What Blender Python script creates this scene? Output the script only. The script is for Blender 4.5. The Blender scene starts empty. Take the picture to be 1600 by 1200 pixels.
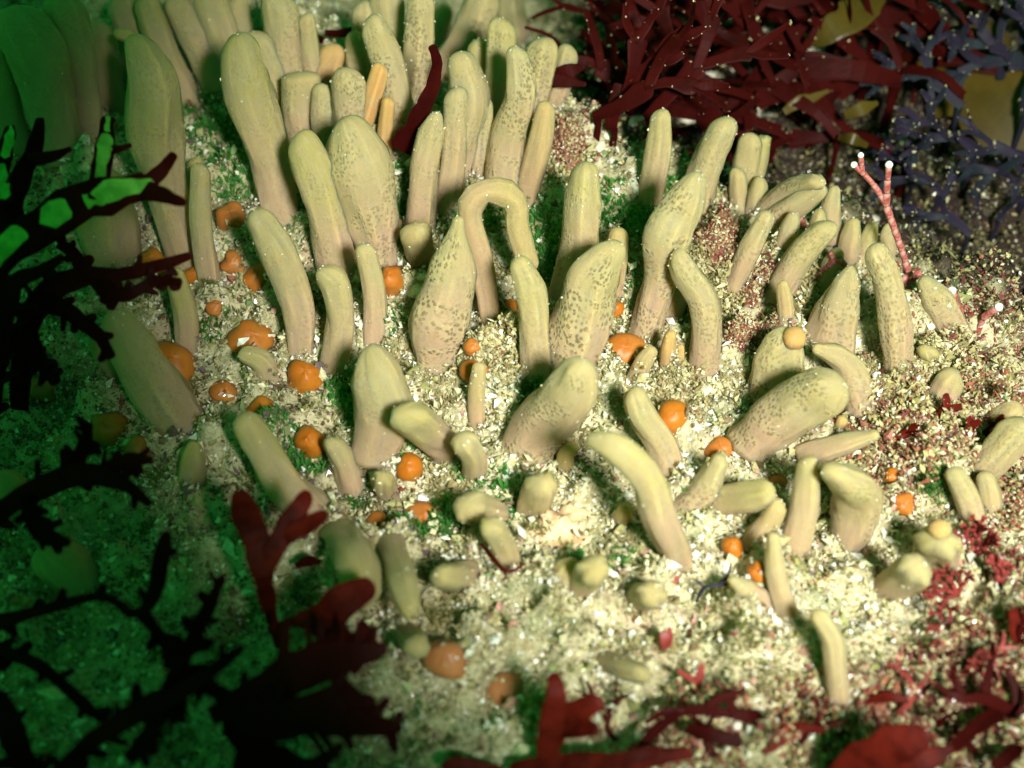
import bpy, math, random
import numpy as np
from mathutils import Vector, Matrix

random.seed(7)
RNG = np.random.default_rng(11)
U = 0.01                      # everything below is written in centimetres, Blender gets metres
scene = bpy.context.scene
COL = scene.collection

# ------------------------------------------------------------------ camera
PITCH = math.radians(50.0)
FPX = 1931.0                  # focal length in pixels of the 1600 x 1200 photograph
DIST = 20.0
FWD = Vector((0, math.cos(PITCH), -math.sin(PITCH)))
RIGHT = Vector((1, 0, 0))
UPV = Vector((0, math.sin(PITCH), math.cos(PITCH)))
CAM = -DIST * FWD
cam = bpy.data.cameras.new('camera')
cam.sensor_width = 36.0
cam.lens = 36.0 * FPX / 1600.0
cam.clip_start = 0.005
cam.clip_end = 100.0
cam.dof.use_dof = True
cam.dof.focus_distance = 20.6 * U
cam.dof.aperture_fstop = 16.0
camo = bpy.data.objects.new('camera', cam)
COL.objects.link(camo)
camo.location = CAM * U
camo.rotation_euler = (math.pi / 2 - PITCH, 0, 0)
scene.camera = camo

# ------------------------------------------------------------------ light: daylight filtered green by the water, and the camera's flash
SUN_EL, SUN_ROT = math.radians(62), math.radians(200)
world = bpy.data.worlds.new('World')
scene.world = world
world.use_nodes = True
nt = world.node_tree
nt.nodes.clear()
sky = nt.nodes.new('ShaderNodeTexSky')
sky.sky_type = 'NISHITA'
sky.sun_disc = False
sky.sun_elevation = SUN_EL
sky.sun_rotation = SUN_ROT
mul = nt.nodes.new('ShaderNodeMix')
mul.data_type = 'RGBA'
mul.blend_type = 'MULTIPLY'
mul.inputs[0].default_value = 1.0
mul.inputs[7].default_value = (0.045, 0.55, 0.085, 1)      # sea water
bgn = nt.nodes.new('ShaderNodeBackground')
bgn.inputs[1].default_value = 0.14
wout = nt.nodes.new('ShaderNodeOutputWorld')
nt.links.new(sky.outputs[0], mul.inputs[6])
nt.links.new(mul.outputs[2], bgn.inputs[0])
nt.links.new(bgn.outputs[0], wout.inputs[0])

FLASH_POS = CAM + RIGHT * 7.0 - UPV * 0.5 - FWD * 8.0
FLASH_AIM = Vector((3.9, 3.5, 0.5))
spot = bpy.data.lights.new('camera_flash', 'SPOT')
spot.energy = 8.3
spot.color = (1.0, 0.98, 0.88)
spot.spot_size = math.radians(37.5)
spot.spot_blend = 0.38
spot.shadow_soft_size = 2.1 * U
spoto = bpy.data.objects.new('camera_flash', spot)
COL.objects.link(spoto)
spoto.location = FLASH_POS * U
spoto.rotation_euler = (FLASH_AIM - FLASH_POS).to_track_quat('-Z', 'Y').to_euler()

scene.view_settings.view_transform = 'Standard'
scene.view_settings.look = 'None'
scene.view_settings.gamma = 1.0
scene.view_settings.use_curve_mapping = False
scene.view_settings.exposure = 0.0

# ------------------------------------------------------------------ noise, projection
_perm = np.random.default_rng(3).random((256, 256))


def vnoise(x, y):
    x = np.asarray(x, float); y = np.asarray(y, float)
    xi = np.floor(x).astype(int); yi = np.floor(y).astype(int)
    fx = x - xi; fy = y - yi
    fx = fx * fx * (3 - 2 * fx); fy = fy * fy * (3 - 2 * fy)
    g = lambda a, b: _perm[a & 255, b & 255]
    return (g(xi, yi) * (1 - fx) + g(xi + 1, yi) * fx) * (1 - fy) + \
           (g(xi, yi + 1) * (1 - fx) + g(xi + 1, yi + 1) * fx) * fy * 1.0


def sstep(a, b, v):
    t = np.clip((v - a) / (b - a), 0, 1)
    return t * t * (3 - 2 * t)


def ray(px, py):
    return FWD + RIGHT * ((px - 800.0) / FPX) + UPV * ((600.0 - py) / FPX)


def at_z(px, py, z):
    d = ray(px, py)
    return CAM + d * ((z - CAM.z) / d.z)


MOUNDS = []                   # (x, y, radius, height)
for mx, my, mr, mh in ((1130, 370, 75, 0.35), (1165, 520, 55, 0.3), (1420, 640, 120, 0.45), (885, 240, 70, 0.45), (1050, 600, 90, 0.25),
                       (800, 560, 60, 0.25), (1230, 420, 60, 0.4), (1480, 470, 90, 0.3), (1290, 700, 60, .2), (640, 520, 60, .2),
                       (960, 40, 110, 0.7), (330, 90, 60, .3), (1000, 300, 50, .3), (760, 560, 40, .2)):
    p = at_z(mx, my, 0.0)
    MOUNDS.append((p.x, p.y, mr * (p - CAM).length / FPX, mh))


def height(x, y):
    x = np.asarray(x, float); y = np.asarray(y, float)
    h = 0.9 * (vnoise(x * 0.16 + 5, y * 0.16 + 9) - 0.5) + 0.5 * (vnoise(x * 0.5 + 31, y * 0.5 + 17) - 0.5)
    h = h + 0.36 * (vnoise(x * 1.3 + 3, y * 1.3 + 77) - 0.5) + 0.22 * (vnoise(x * 3.1 + 13, y * 3.1 + 41) - 0.5)
    b1 = vnoise(x * 1.9 + 61, y * 1.9 + 23); b2 = vnoise(x * 4.4 + 16, y * 4.4 + 88)
    h = h + 0.42 * sstep(.5, .95, b1) + 0.17 * sstep(.45, .95, b2)
    for mx, my, mr, mh in MOUNDS:
        h = h + mh * np.exp(-((x - mx) ** 2 + (y - my) ** 2) / (mr * mr))
    # the rock drops away under the red weed
    h = h - 2.4 * sstep(0.0, 4.0, (x - 1.0) * 0.55 + (y - 6.6))
    return h


def hgt(x, y):
    return float(height(x, y))


def ground(px, py):
    d = ray(px, py)
    t0 = 8.0
    ts = np.linspace(8, 60, 521)
    xs = CAM.x + d.x * ts; ys = CAM.y + d.y * ts; zs = CAM.z + d.z * ts
    below = np.nonzero(zs < height(xs, ys))[0]
    t = ts[below[0]] if len(below) else 60
    lo, hi = t - 0.1, t
    for _ in range(12):
        m = 0.5 * (lo + hi)
        q = CAM + d * m
        if q.z < hgt(q.x, q.y): hi = m
        else: lo = m
    return CAM + d * hi


def depth(p):
    return (p - CAM).dot(FWD)


# ------------------------------------------------------------------ materials
def new_mat(name):
    m = bpy.data.materials.new(name)
    m.use_nodes = True
    n = m.node_tree.nodes
    n.clear()
    out = n.new('ShaderNodeOutputMaterial')
    b = n.new('ShaderNodeBsdfPrincipled')
    m.node_tree.links.new(b.outputs[0], out.inputs[0])
    return m, m.node_tree, b, out


def noise_node(t, scale, detail=3, vec=None, rough=0.6):
    n = t.nodes.new('ShaderNodeTexNoise')
    n.inputs['Scale'].default_value = scale
    n.inputs['Detail'].default_value = detail
    n.inputs['Roughness'].default_value = rough
    if vec is not None: t.links.new(vec, n.inputs['Vector'])
    return n


def ramp(t, fac, stops):
    r = t.nodes.new('ShaderNodeValToRGB')
    e = r.color_ramp.elements
    while len(e) < len(stops): e.new(0.5)
    for k, (p, c) in enumerate(stops):
        e[k].position = p
        e[k].color = (c[0], c[1], c[2], 1)
    t.links.new(fac, r.inputs[0])
    return r


def mixc(t, fac, a, b, mode='MIX'):
    m = t.nodes.new('ShaderNodeMix')
    m.data_type = 'RGBA'
    m.blend_type = mode
    for sock, v in ((m.inputs[0], fac), (m.inputs[6], a), (m.inputs[7], b)):
        if isinstance(v, (int, float)): sock.default_value = v
        elif isinstance(v, tuple): sock.default_value = (v[0], v[1], v[2], 1)
        else: t.links.new(v, sock)
    return m.outputs[2]


def mathn(t, op, a, b=0.0, clamp=False):
    m = t.nodes.new('ShaderNodeMath')
    m.operation = op
    m.use_clamp = clamp
    for sock, v in ((m.inputs[0], a), (m.inputs[1], b)):
        if isinstance(v, (int, float)): sock.default_value = v
        else: t.links.new(v, sock)
    return m.outputs[0]


def maprange(t, v, a, b, c, d):
    m = t.nodes.new('ShaderNodeMapRange')
    m.interpolation_type = 'SMOOTHSTEP'
    t.links.new(v, m.inputs[0])
    for k, q in zip((1, 2, 3, 4), (a, b, c, d)): m.inputs[k].default_value = q
    return m.outputs[0]


def attr(t, name, kind='GEOMETRY'):
    a = t.nodes.new('ShaderNodeAttribute')
    a.attribute_type = kind
    a.attribute_name = name
    return a


def bump(t, b, h, strength, dist):
    n = t.nodes.new('ShaderNodeBump')
    n.inputs['Strength'].default_value = strength
    n.inputs['Distance'].default_value = dist * U
    t.links.new(h, n.inputs['Height'])
    t.links.new(n.outputs[0], b.inputs['Normal'])


def sss(b, w, radius, scale):
    b.inputs['Subsurface Weight'].default_value = w
    b.inputs['Subsurface Radius'].default_value = radius
    b.inputs['Subsurface Scale'].default_value = scale * U


def sponge_material():
    """pale translucent skin over a net of darker pores; pinkish foot"""
    m, t, b, out = new_mat('sponge_skin')
    tc = attr(t, 'tubeco').outputs['Vector']
    along = attr(t, 'along').outputs['Fac']
    pores = attr(t, 'pores', 'OBJECT').outputs['Fac']
    tint = attr(t, 'tint', 'OBJECT').outputs['Fac']
    shift = attr(t, 'seed', 'OBJECT').outputs['Fac']
    off = t.nodes.new('ShaderNodeVectorMath'); off.operation = 'ADD'
    cmb = t.nodes.new('ShaderNodeCombineXYZ')
    t.links.new(shift, cmb.inputs[1])
    t.links.new(tc, off.inputs[0]); t.links.new(cmb.outputs[0], off.inputs[1])
    v = off.outputs[0]
    big = noise_node(t, 1.6, 3, v)
    fine = noise_node(t, 26, 5, v, .7)
    hue = attr(t, 'hue', 'OBJECT').outputs['Fac']
    big2 = noise_node(t, 0.9, 2, v)
    tipc = mixc(t, maprange(t, big.outputs[0], .38, .62, 0, 1), (0.36, 0.298, 0.148), (0.325, 0.292, 0.160))
    tipc = mixc(t, mathn(t, 'MULTIPLY', hue, maprange(t, big2.outputs[0], .35, .6, .2, 1)), tipc, (0.325, 0.295, 0.095))
    foot = mixc(t, maprange(t, big.outputs[0], .35, .65, 0, 1), (0.41, 0.268, 0.198), (0.37, 0.258, 0.17))
    reach = mathn(t, 'ADD', along, mathn(t, 'MULTIPLY', mathn(t, 'SUBTRACT', big2.outputs[0], .5), .9))
    body = mixc(t, maprange(t, reach, 0.10, 0.85, 0, 1), foot, tipc)
    orange = mixc(t, maprange(t, along, 0.0, 1, 0, 1), (0.42, 0.19, 0.06), (0.56, 0.28, 0.07))
    body = mixc(t, tint, body, orange)
    body = mixc(t, maprange(t, fine.outputs[0], .3, .7, 0, .4), body, (0.42, 0.36, 0.19))
    st = t.nodes.new('ShaderNodeVectorMath'); st.operation = 'MULTIPLY'
    t.links.new(v, st.inputs[0]); st.inputs[1].default_value = (1, .16, 1)
    wr = noise_node(t, 16, 4, st.outputs[0], .65)
    mot = noise_node(t, 6, 4, v, .7)
    body = mixc(t, maprange(t, wr.outputs[0], .38, .62, .12, 0), body, (0.25, 0.19, 0.09))
    body = mixc(t, maprange(t, mot.outputs[0], .50, .68, 0, .45), body, (0.40, 0.345, 0.20))
    # pores: small dark elongated dots in loose rows under the skin
    wob = noise_node(t, 4, 2, v)
    dist = mixc(t, 0.10, v, wob.outputs[1], 'ADD')
    sc = t.nodes.new('ShaderNodeVectorMath'); sc.operation = 'MULTIPLY'
    t.links.new(dist, sc.inputs[0]); sc.inputs[1].default_value = (1, .70, 0)
    vo = t.nodes.new('ShaderNodeTexVoronoi')
    vo.voronoi_dimensions = '2D'
    vo.feature = 'F1'; vo.inputs['Scale'].default_value = 16.0
    vo.inputs['Randomness'].default_value = 0.85
    t.links.new(sc.outputs[0], vo.inputs['Vector'])
    sizen = noise_node(t, 9, 2, v)
    d2 = mathn(t, 'ADD', vo.outputs['Distance'], mathn(t, 'MULTIPLY', mathn(t, 'SUBTRACT', sizen.outputs[0], .5), 1.0))
    spots = maprange(t, d2, 0.10, 0.45, 1, 0)
    patch = noise_node(t, 1.5, 2, v)
    pm = maprange(t, patch.outputs[0], .44, .56, 0.06, 1)
    endm = maprange(t, along, .86, .98, 1, 0)
    f = mathn(t, 'MULTIPLY', spots, pores)
    f = mathn(t, 'MULTIPLY', f, pm)
    f = mathn(t, 'MULTIPLY', f, endm)
    net = mathn(t, 'MULTIPLY', mathn(t, 'MULTIPLY', pm, pores), mathn(t, 'SUBTRACT', 1.0, spots), True)
    body = mixc(t, mathn(t, 'MULTIPLY', net, .35, True), body, (0.44, 0.385, 0.20))
    col = mixc(t, mathn(t, 'MULTIPLY', f, 0.58, True), body, (0.15, 0.12, 0.06))
    t.links.new(col, b.inputs['Base Color'])
    b.inputs['Roughness'].default_value = 0.5
    b.inputs['Specular IOR Level'].default_value = 0.12
    sss(b, 1.0, (1.0, 0.66, 0.22), 0.34)
    hgtv = mathn(t, 'ADD', mathn(t, 'ADD', mathn(t, 'MULTIPLY', fine.outputs[0], 0.4), mathn(t, 'MULTIPLY', wr.outputs[0], .4)), mathn(t, 'MULTIPLY', f, -0.7))
    bump(t, b, hgtv, 0.8, 0.04)
    return m


def squirt_material():
    m, t, b, out = new_mat('orange_tunic')
    tint = attr(t, 'tint', 'OBJECT').outputs['Fac']
    tc = t.nodes.new('ShaderNodeTexCoord').outputs['Object']
    n1 = noise_node(t, 260, 3, tc); n2 = noise_node(t, 1300, 3, tc)
    a = mixc(t, maprange(t, n1.outputs[0], .3, .7, 0, 1), (0.40, 0.118, 0.007), (0.46, 0.17, 0.014))
    c = mixc(t, maprange(t, n1.outputs[0], .3, .7, 0, 1), (0.34, 0.13, 0.05), (0.42, 0.19, 0.08))
    col = mixc(t, tint, a, c)
    col = mixc(t, maprange(t, n2.outputs[0], .58, .72, 0, .5), col, (0.30, 0.09, 0.015))
    t.links.new(col, b.inputs['Base Color'])
    b.inputs['Roughness'].default_value = 0.42
    b.inputs['Specular IOR Level'].default_value = 0.22
    sss(b, 0.5, (1.0, 0.4, 0.06), 0.18)
    bump(t, b, n1.outputs[0], 0.25, 0.04)
    return m


def plain(name, col, rough=.5, spec=.25, var=0.0, scale=300, trans=None, col2=None, bmp=0.0, ssw=0.0):
    m, t, b, out = new_mat(name)
    tc = t.nodes.new('ShaderNodeTexCoord').outputs['Object']
    n = noise_node(t, scale, 4, tc)
    c2 = col2 or tuple(q * (1 - var) for q in col)
    c = mixc(t, maprange(t, n.outputs[0], .35, .65, 0, 1), col, c2)
    t.links.new(c, b.inputs['Base Color'])
    b.inputs['Roughness'].default_value = rough
    b.inputs['Specular IOR Level'].default_value = spec
    if bmp: bump(t, b, n.outputs[0], 0.5, bmp)
    if ssw: sss(b, ssw, (1, .6, .4), 0.1)
    if trans:
        tr = t.nodes.new('ShaderNodeBsdfTranslucent')
        tr.inputs[0].default_value = (*trans, 1)
        ad = t.nodes.new('ShaderNodeMixShader')
        ad.inputs[0].default_value = 0.45
        t.links.new(b.outputs[0], ad.inputs[1]); t.links.new(tr.outputs[0], ad.inputs[2])
        t.links.new(ad.outputs[0], out.inputs[0])
    return m


def grain_material():
    m, t, b, out = new_mat('shell_grit')
    c = attr(t, 'graincol')
    g = attr(t, 'gloss').outputs['Fac']
    n = noise_node(t, 1500, 3, t.nodes.new('ShaderNodeTexCoord').outputs['Object'])
    col = mixc(t, maprange(t, n.outputs[0], .35, .65, 0, .4), c.outputs['Color'], (0.22, 0.20, 0.09))
    t.links.new(col, b.inputs['Base Color'])
    t.links.new(maprange(t, g, 0, 1, 0.75, 0.20), b.inputs['Roughness'])
    t.links.new(maprange(t, g, .5, 1, 0.35, 1.4), b.inputs['Specular IOR Level'])
    return m


def seabed_material():
    m, t, b, out = new_mat('encrusted_rock')
    tc = t.nodes.new('ShaderNodeTexCoord').outputs['Object']
    a = noise_node(t, 60, 5, tc); f = noise_node(t, 420, 5, tc, .7); g = noise_node(t, 1500, 3, tc, .7)
    base = ramp(t, f.outputs[0], [(0.28, (0.10, 0.085, 0.04)), (0.43, (0.30, 0.26, 0.13)), (0.55, (0.52, 0.47, 0.28)), (0.72, (0.66, 0.61, 0.42))]).outputs[0]
    pink = mixc(t, maprange(t, a.outputs[0], .58, .68, 0, .45), base, (0.50, 0.27, 0.22))
    n3 = noise_node(t, 85, 3, tc)
    green = mixc(t, maprange(t, n3.outputs[0], .56, .66, 0, .6), pink, (0.10, 0.16, 0.05))
    col = mixc(t, maprange(t, g.outputs[0], .35, .7, 0, .5), green, (0.66, 0.6, 0.42))
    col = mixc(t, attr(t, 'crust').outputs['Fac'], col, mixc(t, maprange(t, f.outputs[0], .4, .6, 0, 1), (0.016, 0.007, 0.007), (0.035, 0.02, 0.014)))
    t.links.new(col, b.inputs['Base Color'])
    b.inputs['Roughness'].default_value = 0.7
    b.inputs['Specular IOR Level'].default_value = 0.3
    h = mathn(t, 'ADD', f.outputs[0], mathn(t, 'MULTIPLY', g.outputs[0], .5))
    bump(t, b, h, 0.9, 0.12)
    return m


M = {}
M['sponge'] = sponge_material()
M['squirt'] = squirt_material()
M['siphon'] = plain('dark_siphon', (0.30, 0.06, 0.01), .5, .2, .4)
M['grain'] = grain_material()
M['bed'] = seabed_material()
M['redweed'] = plain('red_weed', (0.065, 0.006, 0.005), .5, .06, .45, 120, (0.20, 0.010, 0.006), bmp=.02)
M['brightred'] = plain('bright_red_weed', (0.17, 0.014, 0.008), .5, .1, .6, 260, (0.32, 0.018, 0.008), bmp=.06)
M['purpleweed'] = plain('purple_weed', (0.034, 0.022, 0.05), .5, .12, .4, 260, (0.04, 0.024, 0.07), (0.024, 0.036, 0.045), bmp=.02)
M['olive'] = plain('olive_weed', (0.13, 0.09, 0.014), .4, .3, .35, 90, (0.25, 0.17, 0.02), bmp=.02)
M['sheen_strip'] = plain('green_sheen', (0.24, 0.56, 0.10), .4, .4, .35, 420, None, (0.12, 0.36, 0.05), bmp=.05)  # green ambient light reflected off the frond, put into a colour
M['turf'] = plain('green_turf', (0.075, 0.30, 0.055), .5, .3, .5, 200, (0.10, 0.42, 0.05))
M['tanturf'] = plain('tan_turf', (0.50, 0.44, 0.22), .6, .2, .4, 200, (0.4, 0.34, 0.14))
M['maroonturf'] = plain('maroon_turf', (0.20, 0.035, 0.04), .5, .2, .0, 150, (0.22, 0.03, 0.03), (0.36, 0.12, 0.12))
M['oliveturf'] = plain('olive_turf', (0.18, 0.19, 0.05), .6, .2, .4, 200, (0.18, 0.18, 0.03))
M['coral'] = plain('coralline_pink', (0.30, 0.06, 0.05), .5, .25, .0, 900, None, (0.50, 0.24, 0.21), bmp=.02, ssw=.15)
M['coraltip'] = plain('coralline_white', (0.85, 0.83, 0.80), .45, .3, .1, 300, ssw=.2)
M['feather'] = plain('rosy_weed', (0.42, 0.075, 0.065), .45, .3, .35, 300, (0.42, 0.06, 0.05))
M['shell'] = plain('white_shell', (0.78, 0.74, 0.60), .28, .5, .3, 350, bmp=.03)
M['crust'] = plain('orange_crust', (0.62, 0.38, 0.20), .5, .3, .0, 260, None, (0.64, 0.52, 0.33), bmp=.10, ssw=.2)
M['redcrust'] = plain('red_crust', (0.12, 0.02, 0.018), .5, .3, .0, 500, None, (0.26, 0.16, 0.09), bmp=.2)


# ------------------------------------------------------------------ mesh helpers
def link_mesh(name, verts, faces, mat, origin, parent=None, smooth=True, attrs=None):
    me = bpy.data.meshes.new(name)
    V = (np.asarray(verts, float) - np.array(origin)) * U
    me.from_pydata(V.tolist(), [], faces)
    if smooth: me.polygons.foreach_set('use_smooth', np.ones(len(me.polygons), bool))
    for an, (kind, data) in (attrs or {}).items():
        a = me.attributes.new(an, kind, 'POINT')
        a.data.foreach_set('vector' if kind == 'FLOAT_VECTOR' else 'value', np.asarray(data, np.float32).ravel())
    me.materials.append(mat)
    me.update()
    o = bpy.data.objects.new(name, me)
    COL.objects.link(o)
    if parent is None:
        o.location = Vector(origin) * U
    else:
        o.parent = parent
        o.location = Vector(origin) * U - Vector(parent['_o'])
    return o


def empty(name, origin):
    o = bpy.data.objects.new(name, None)
    COL.objects.link(o)
    o.empty_display_size = 0.003
    o.location = Vector(origin) * U
    o['_o'] = list(Vector(origin) * U)
    return o


def tag(o, label, cat, group=None, kind=None):
    o['label'] = label
    o['category'] = cat
    if group: o['group'] = group
    if kind: o['kind'] = kind
    return o


def catmull(P, W, n):
    P = [Vector(p) for p in P]
    P = [P[0] * 2 - P[1]] + P + [P[-1] * 2 - P[-2]]
    W = [W[0]] + list(W) + [W[-1]]
    k = len(P) - 3
    L = [max((P[i + 2] - P[i + 1]).length, 1e-5) for i in range(k)]
    tot = sum(L)
    pts, ws = [], []
    cum = np.concatenate([[0], np.cumsum(L)])
    for s in np.linspace(0, tot, n):
        i = min(int(np.searchsorted(cum, s, side='right') - 1), k - 1)
        u = (s - cum[i]) / L[i]
        a, b, c, d = P[i], P[i + 1], P[i + 2], P[i + 3]
        pts.append(0.5 * ((2 * b) + (c - a) * u + (2 * a - 5 * b + 4 * c - d) * u * u + (3 * b - a - 3 * c + d) * u ** 3))
        us = u * u * (3 - 2 * u)
        ws.append(W[i + 1] * (1 - us) + W[i + 2] * us)
    return pts, ws


ZERO = Vector((0, 0, 0))


def tube(P, W, T=None, nring=24, nseg=18, ref=None, lump=0.0, seed=0.0, roundtip=True, twist=0.0, blunt=1.0, roundbase=False, flatp=False, jag=0.0, seam=False, face=False, oblique=0.0):
    """closed sweep: W half widths, T half thickness (defaults to W)"""
    pts, ws = catmull(P, W, nring)
    if T is None: ts = list(ws)
    else: _, ts = catmull(P, T, nring)
    arc = [0.0]
    for a, b in zip(pts, pts[1:]): arc.append(arc[-1] + (b - a).length)
    L = arc[-1]
    if roundtip:                     # resample so that the last rings make a rounded end
        rt = min(max(ws[-1] * blunt, 0.012), L * 0.45)
        sb = list(np.linspace(0, L - rt, nring - 6)) + [L - rt * (1 - math.sin(q)) for q in np.linspace(0, math.pi / 2, 7)[1:]]
        np_, nw, nt_ = [], [], []
        A = np.array(arc)
        X = np.array([list(p) for p in pts])
        for s in sb:
            np_.append(Vector([np.interp(s, A, X[:, c]) for c in range(3)]))
            fall = 1.0
            if s > L - rt: fall = math.sqrt(max(0.0, 1 - ((s - (L - rt)) / rt) ** 2))
            if roundbase and s < rt: fall *= math.sqrt(max(0.0, 1 - (1 - s / rt) ** 2))
            nw.append(np.interp(s, A, ws) * max(fall, 0.02)); nt_.append(np.interp(s, A, ts) * max(fall, 0.02))
        pts, ws, ts, arc = np_, nw, nt_, sb
    n = len(pts)
    tan = [(pts[min(i + 1, n - 1)] - pts[max(i - 1, 0)]).normalized() for i in range(n)]
    if ref is None: ref = (CAM - pts[0]).normalized()
    side = tan[0].cross(ref)
    if side.length < 1e-3: side = tan[0].cross(Vector((0.3, 0.2, 1)))
    side.normalize()
    verts, co, al = [], [], []
    r0 = max(sum(ws) / n, 1e-3)
    for i in range(n):
        if i and face:
            sn = tan[i].cross(ref)
            if sn.length > 1e-3: side = sn.normalized() * (1 if sn.dot(side) >= 0 else -1)
        if i: side = (side - tan[i] * side.dot(tan[i])).normalized()
        s2 = side
        if twist: s2 = Matrix.Rotation(twist * arc[i] / L, 3, tan[i]) @ side
        nor = s2.cross(tan[i])
        ncol = nseg + 1 if seam else nseg
        jl = jr = 1.0
        if jag:
            jl = 1 + jag * 2 * (float(vnoise(arc[i] * 3.2 + seed, seed)) - .5) + jag * (float(vnoise(arc[i] * 8 + seed, 7)) - .5)
            jr = 1 + jag * 2 * (float(vnoise(arc[i] * 3.2 + seed, seed + 40)) - .5) + jag * (float(vnoise(arc[i] * 8 + seed, 27)) - .5)
        for k in range(ncol):
            a = 2 * math.pi * k / nseg + (-math.pi / 2 if seam else 0)
            c, s = math.cos(a), math.sin(a)
            if flatp: s = max(-1, min(1, 2.6 * s))
            q = 1.0
            if jag: q = jl if c > 0 else jr
            if lump:
                q += lump * (2 * float(vnoise(2.2 * c + seed + 9, 1.3 * arc[i] + 1.9 * s + seed)) - 1)
                q += 0.35 * lump * (2 * float(vnoise(5 * c + seed + 3, 4.5 * arc[i] + 4 * s + seed)) - 1)
            if lump:
                q += .5 * lump * (2 * float(vnoise(2.6 * c + seed + 21, 2.6 * s + .35 * arc[i] + seed)) - 1)
            if oblique:
                e = max(0.0, (arc[i] - L + 2.2 * r0) / (2.2 * r0))
                ob = tan[i] * (oblique * e * ws[i] * c)
            else:
                ob = ZERO
            verts.append(pts[i] + ob + s2 * (ws[i] * c * q) + nor * (ts[i] * s * q))
            co.append((r0 * a, arc[i], 0) if seam else (r0 * c, r0 * s, arc[i])); al.append(arc[i] / L)
    nc = nseg + 1 if seam else nseg
    faces = [list(range(nseg))[::-1]]
    for i in range(n - 1):
        for k in range(nseg):
            k2 = k + 1 if seam else (k + 1) % nseg
            faces.append((i * nc + k, i * nc + k2, (i + 1) * nc + k2, (i + 1) * nc + k))
    faces.append([(n - 1) * nc + k for k in range(nseg)])
    return [tuple(v) for v in verts], faces, co, al


class Mesh:
    def __init__(self): self.v, self.f = [], []

    def add(self, v, f):
        o = len(self.v)
        self.v += v
        self.f += [tuple(o + q for q in t) for t in f]


# ------------------------------------------------------------------ seabed
def axis(lo, hi, step, far):
    core = list(np.arange(lo, hi + 1e-6, step))
    out, s, q = [], step, hi
    while q < far:
        s *= 1.22; q += s; out.append(q)
    inn, s, q = [], step, lo
    while q > -far:
        s *= 1.22; q -= s; inn.append(q)
    return np.array(inn[::-1] + core + out)


gx = axis(-12.5, 12.5, 0.1, 900); gy = axis(-8.0, 14.0, 0.1, 900)
GX, GY = np.meshgrid(gx, gy)
GZ = height(GX, GY) + 0.10 * (vnoise(GX * 6 + 3, GY * 6) - .5)
nx, ny = len(gx), len(gy)
idx = np.arange(nx * ny).reshape(ny, nx)
quads = np.stack([idx[:-1, :-1], idx[:-1, 1:], idx[1:, 1:], idx[1:, :-1]], -1).reshape(-1, 4)
me = bpy.data.meshes.new('seabed')
me.vertices.add(nx * ny)
me.vertices.foreach_set('co', (np.stack([GX, GY, GZ], -1).reshape(-1, 3) * U).ravel())
me.loops.add(quads.size)
me.loops.foreach_set('vertex_index', quads.ravel())
me.polygons.add(len(quads))
me.polygons.foreach_set('loop_start', np.arange(0, quads.size, 4))
me.polygons.foreach_set('use_smooth', np.ones(len(quads), bool))
me.update(calc_edges=True)
me.materials.append(M['bed'])
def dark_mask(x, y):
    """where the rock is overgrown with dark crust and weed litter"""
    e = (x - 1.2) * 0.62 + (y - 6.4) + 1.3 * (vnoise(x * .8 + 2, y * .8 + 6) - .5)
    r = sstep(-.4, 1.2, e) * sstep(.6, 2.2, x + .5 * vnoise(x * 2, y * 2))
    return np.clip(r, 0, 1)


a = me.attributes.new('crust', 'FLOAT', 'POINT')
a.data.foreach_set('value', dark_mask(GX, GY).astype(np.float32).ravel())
seabed = bpy.data.objects.new('seabed', me)
COL.objects.link(seabed)
seabed['kind'] = 'structure'
seabed['_o'] = [0, 0, 0]

# ------------------------------------------------------------------ loose grit: one uncountable mass
OCT_F = np.array([(0, 2, 4), (2, 1, 4), (1, 3, 4), (3, 0, 4), (2, 0, 5), (1, 2, 5), (3, 1, 5), (0, 3, 5)])
OCT_V = np.array([(1, 0, 0), (-1, 0, 0), (0, 1, 0), (0, -1, 0), (0, 0, 1), (0, 0, -1)], float)
PAL = np.array([(0.70, 0.66, 0.42), (0.88, 0.87, 0.78), (0.48, 0.42, 0.21), (0.31, 0.30, 0.12), (0.15, 0.095, 0.05), (0.56, 0.27, 0.23),
                (0.20, 0.30, 0.12), (0.22, 0.035, 0.03), (0.10, 0.06, 0.09)])


def project(P):
    d = P - np.array(CAM)
    f = d @ np.array(FWD)
    return 800 + FPX * (d @ np.array(RIGHT)) / f, 600 - FPX * (d @ np.array(UPV)) / f


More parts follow.
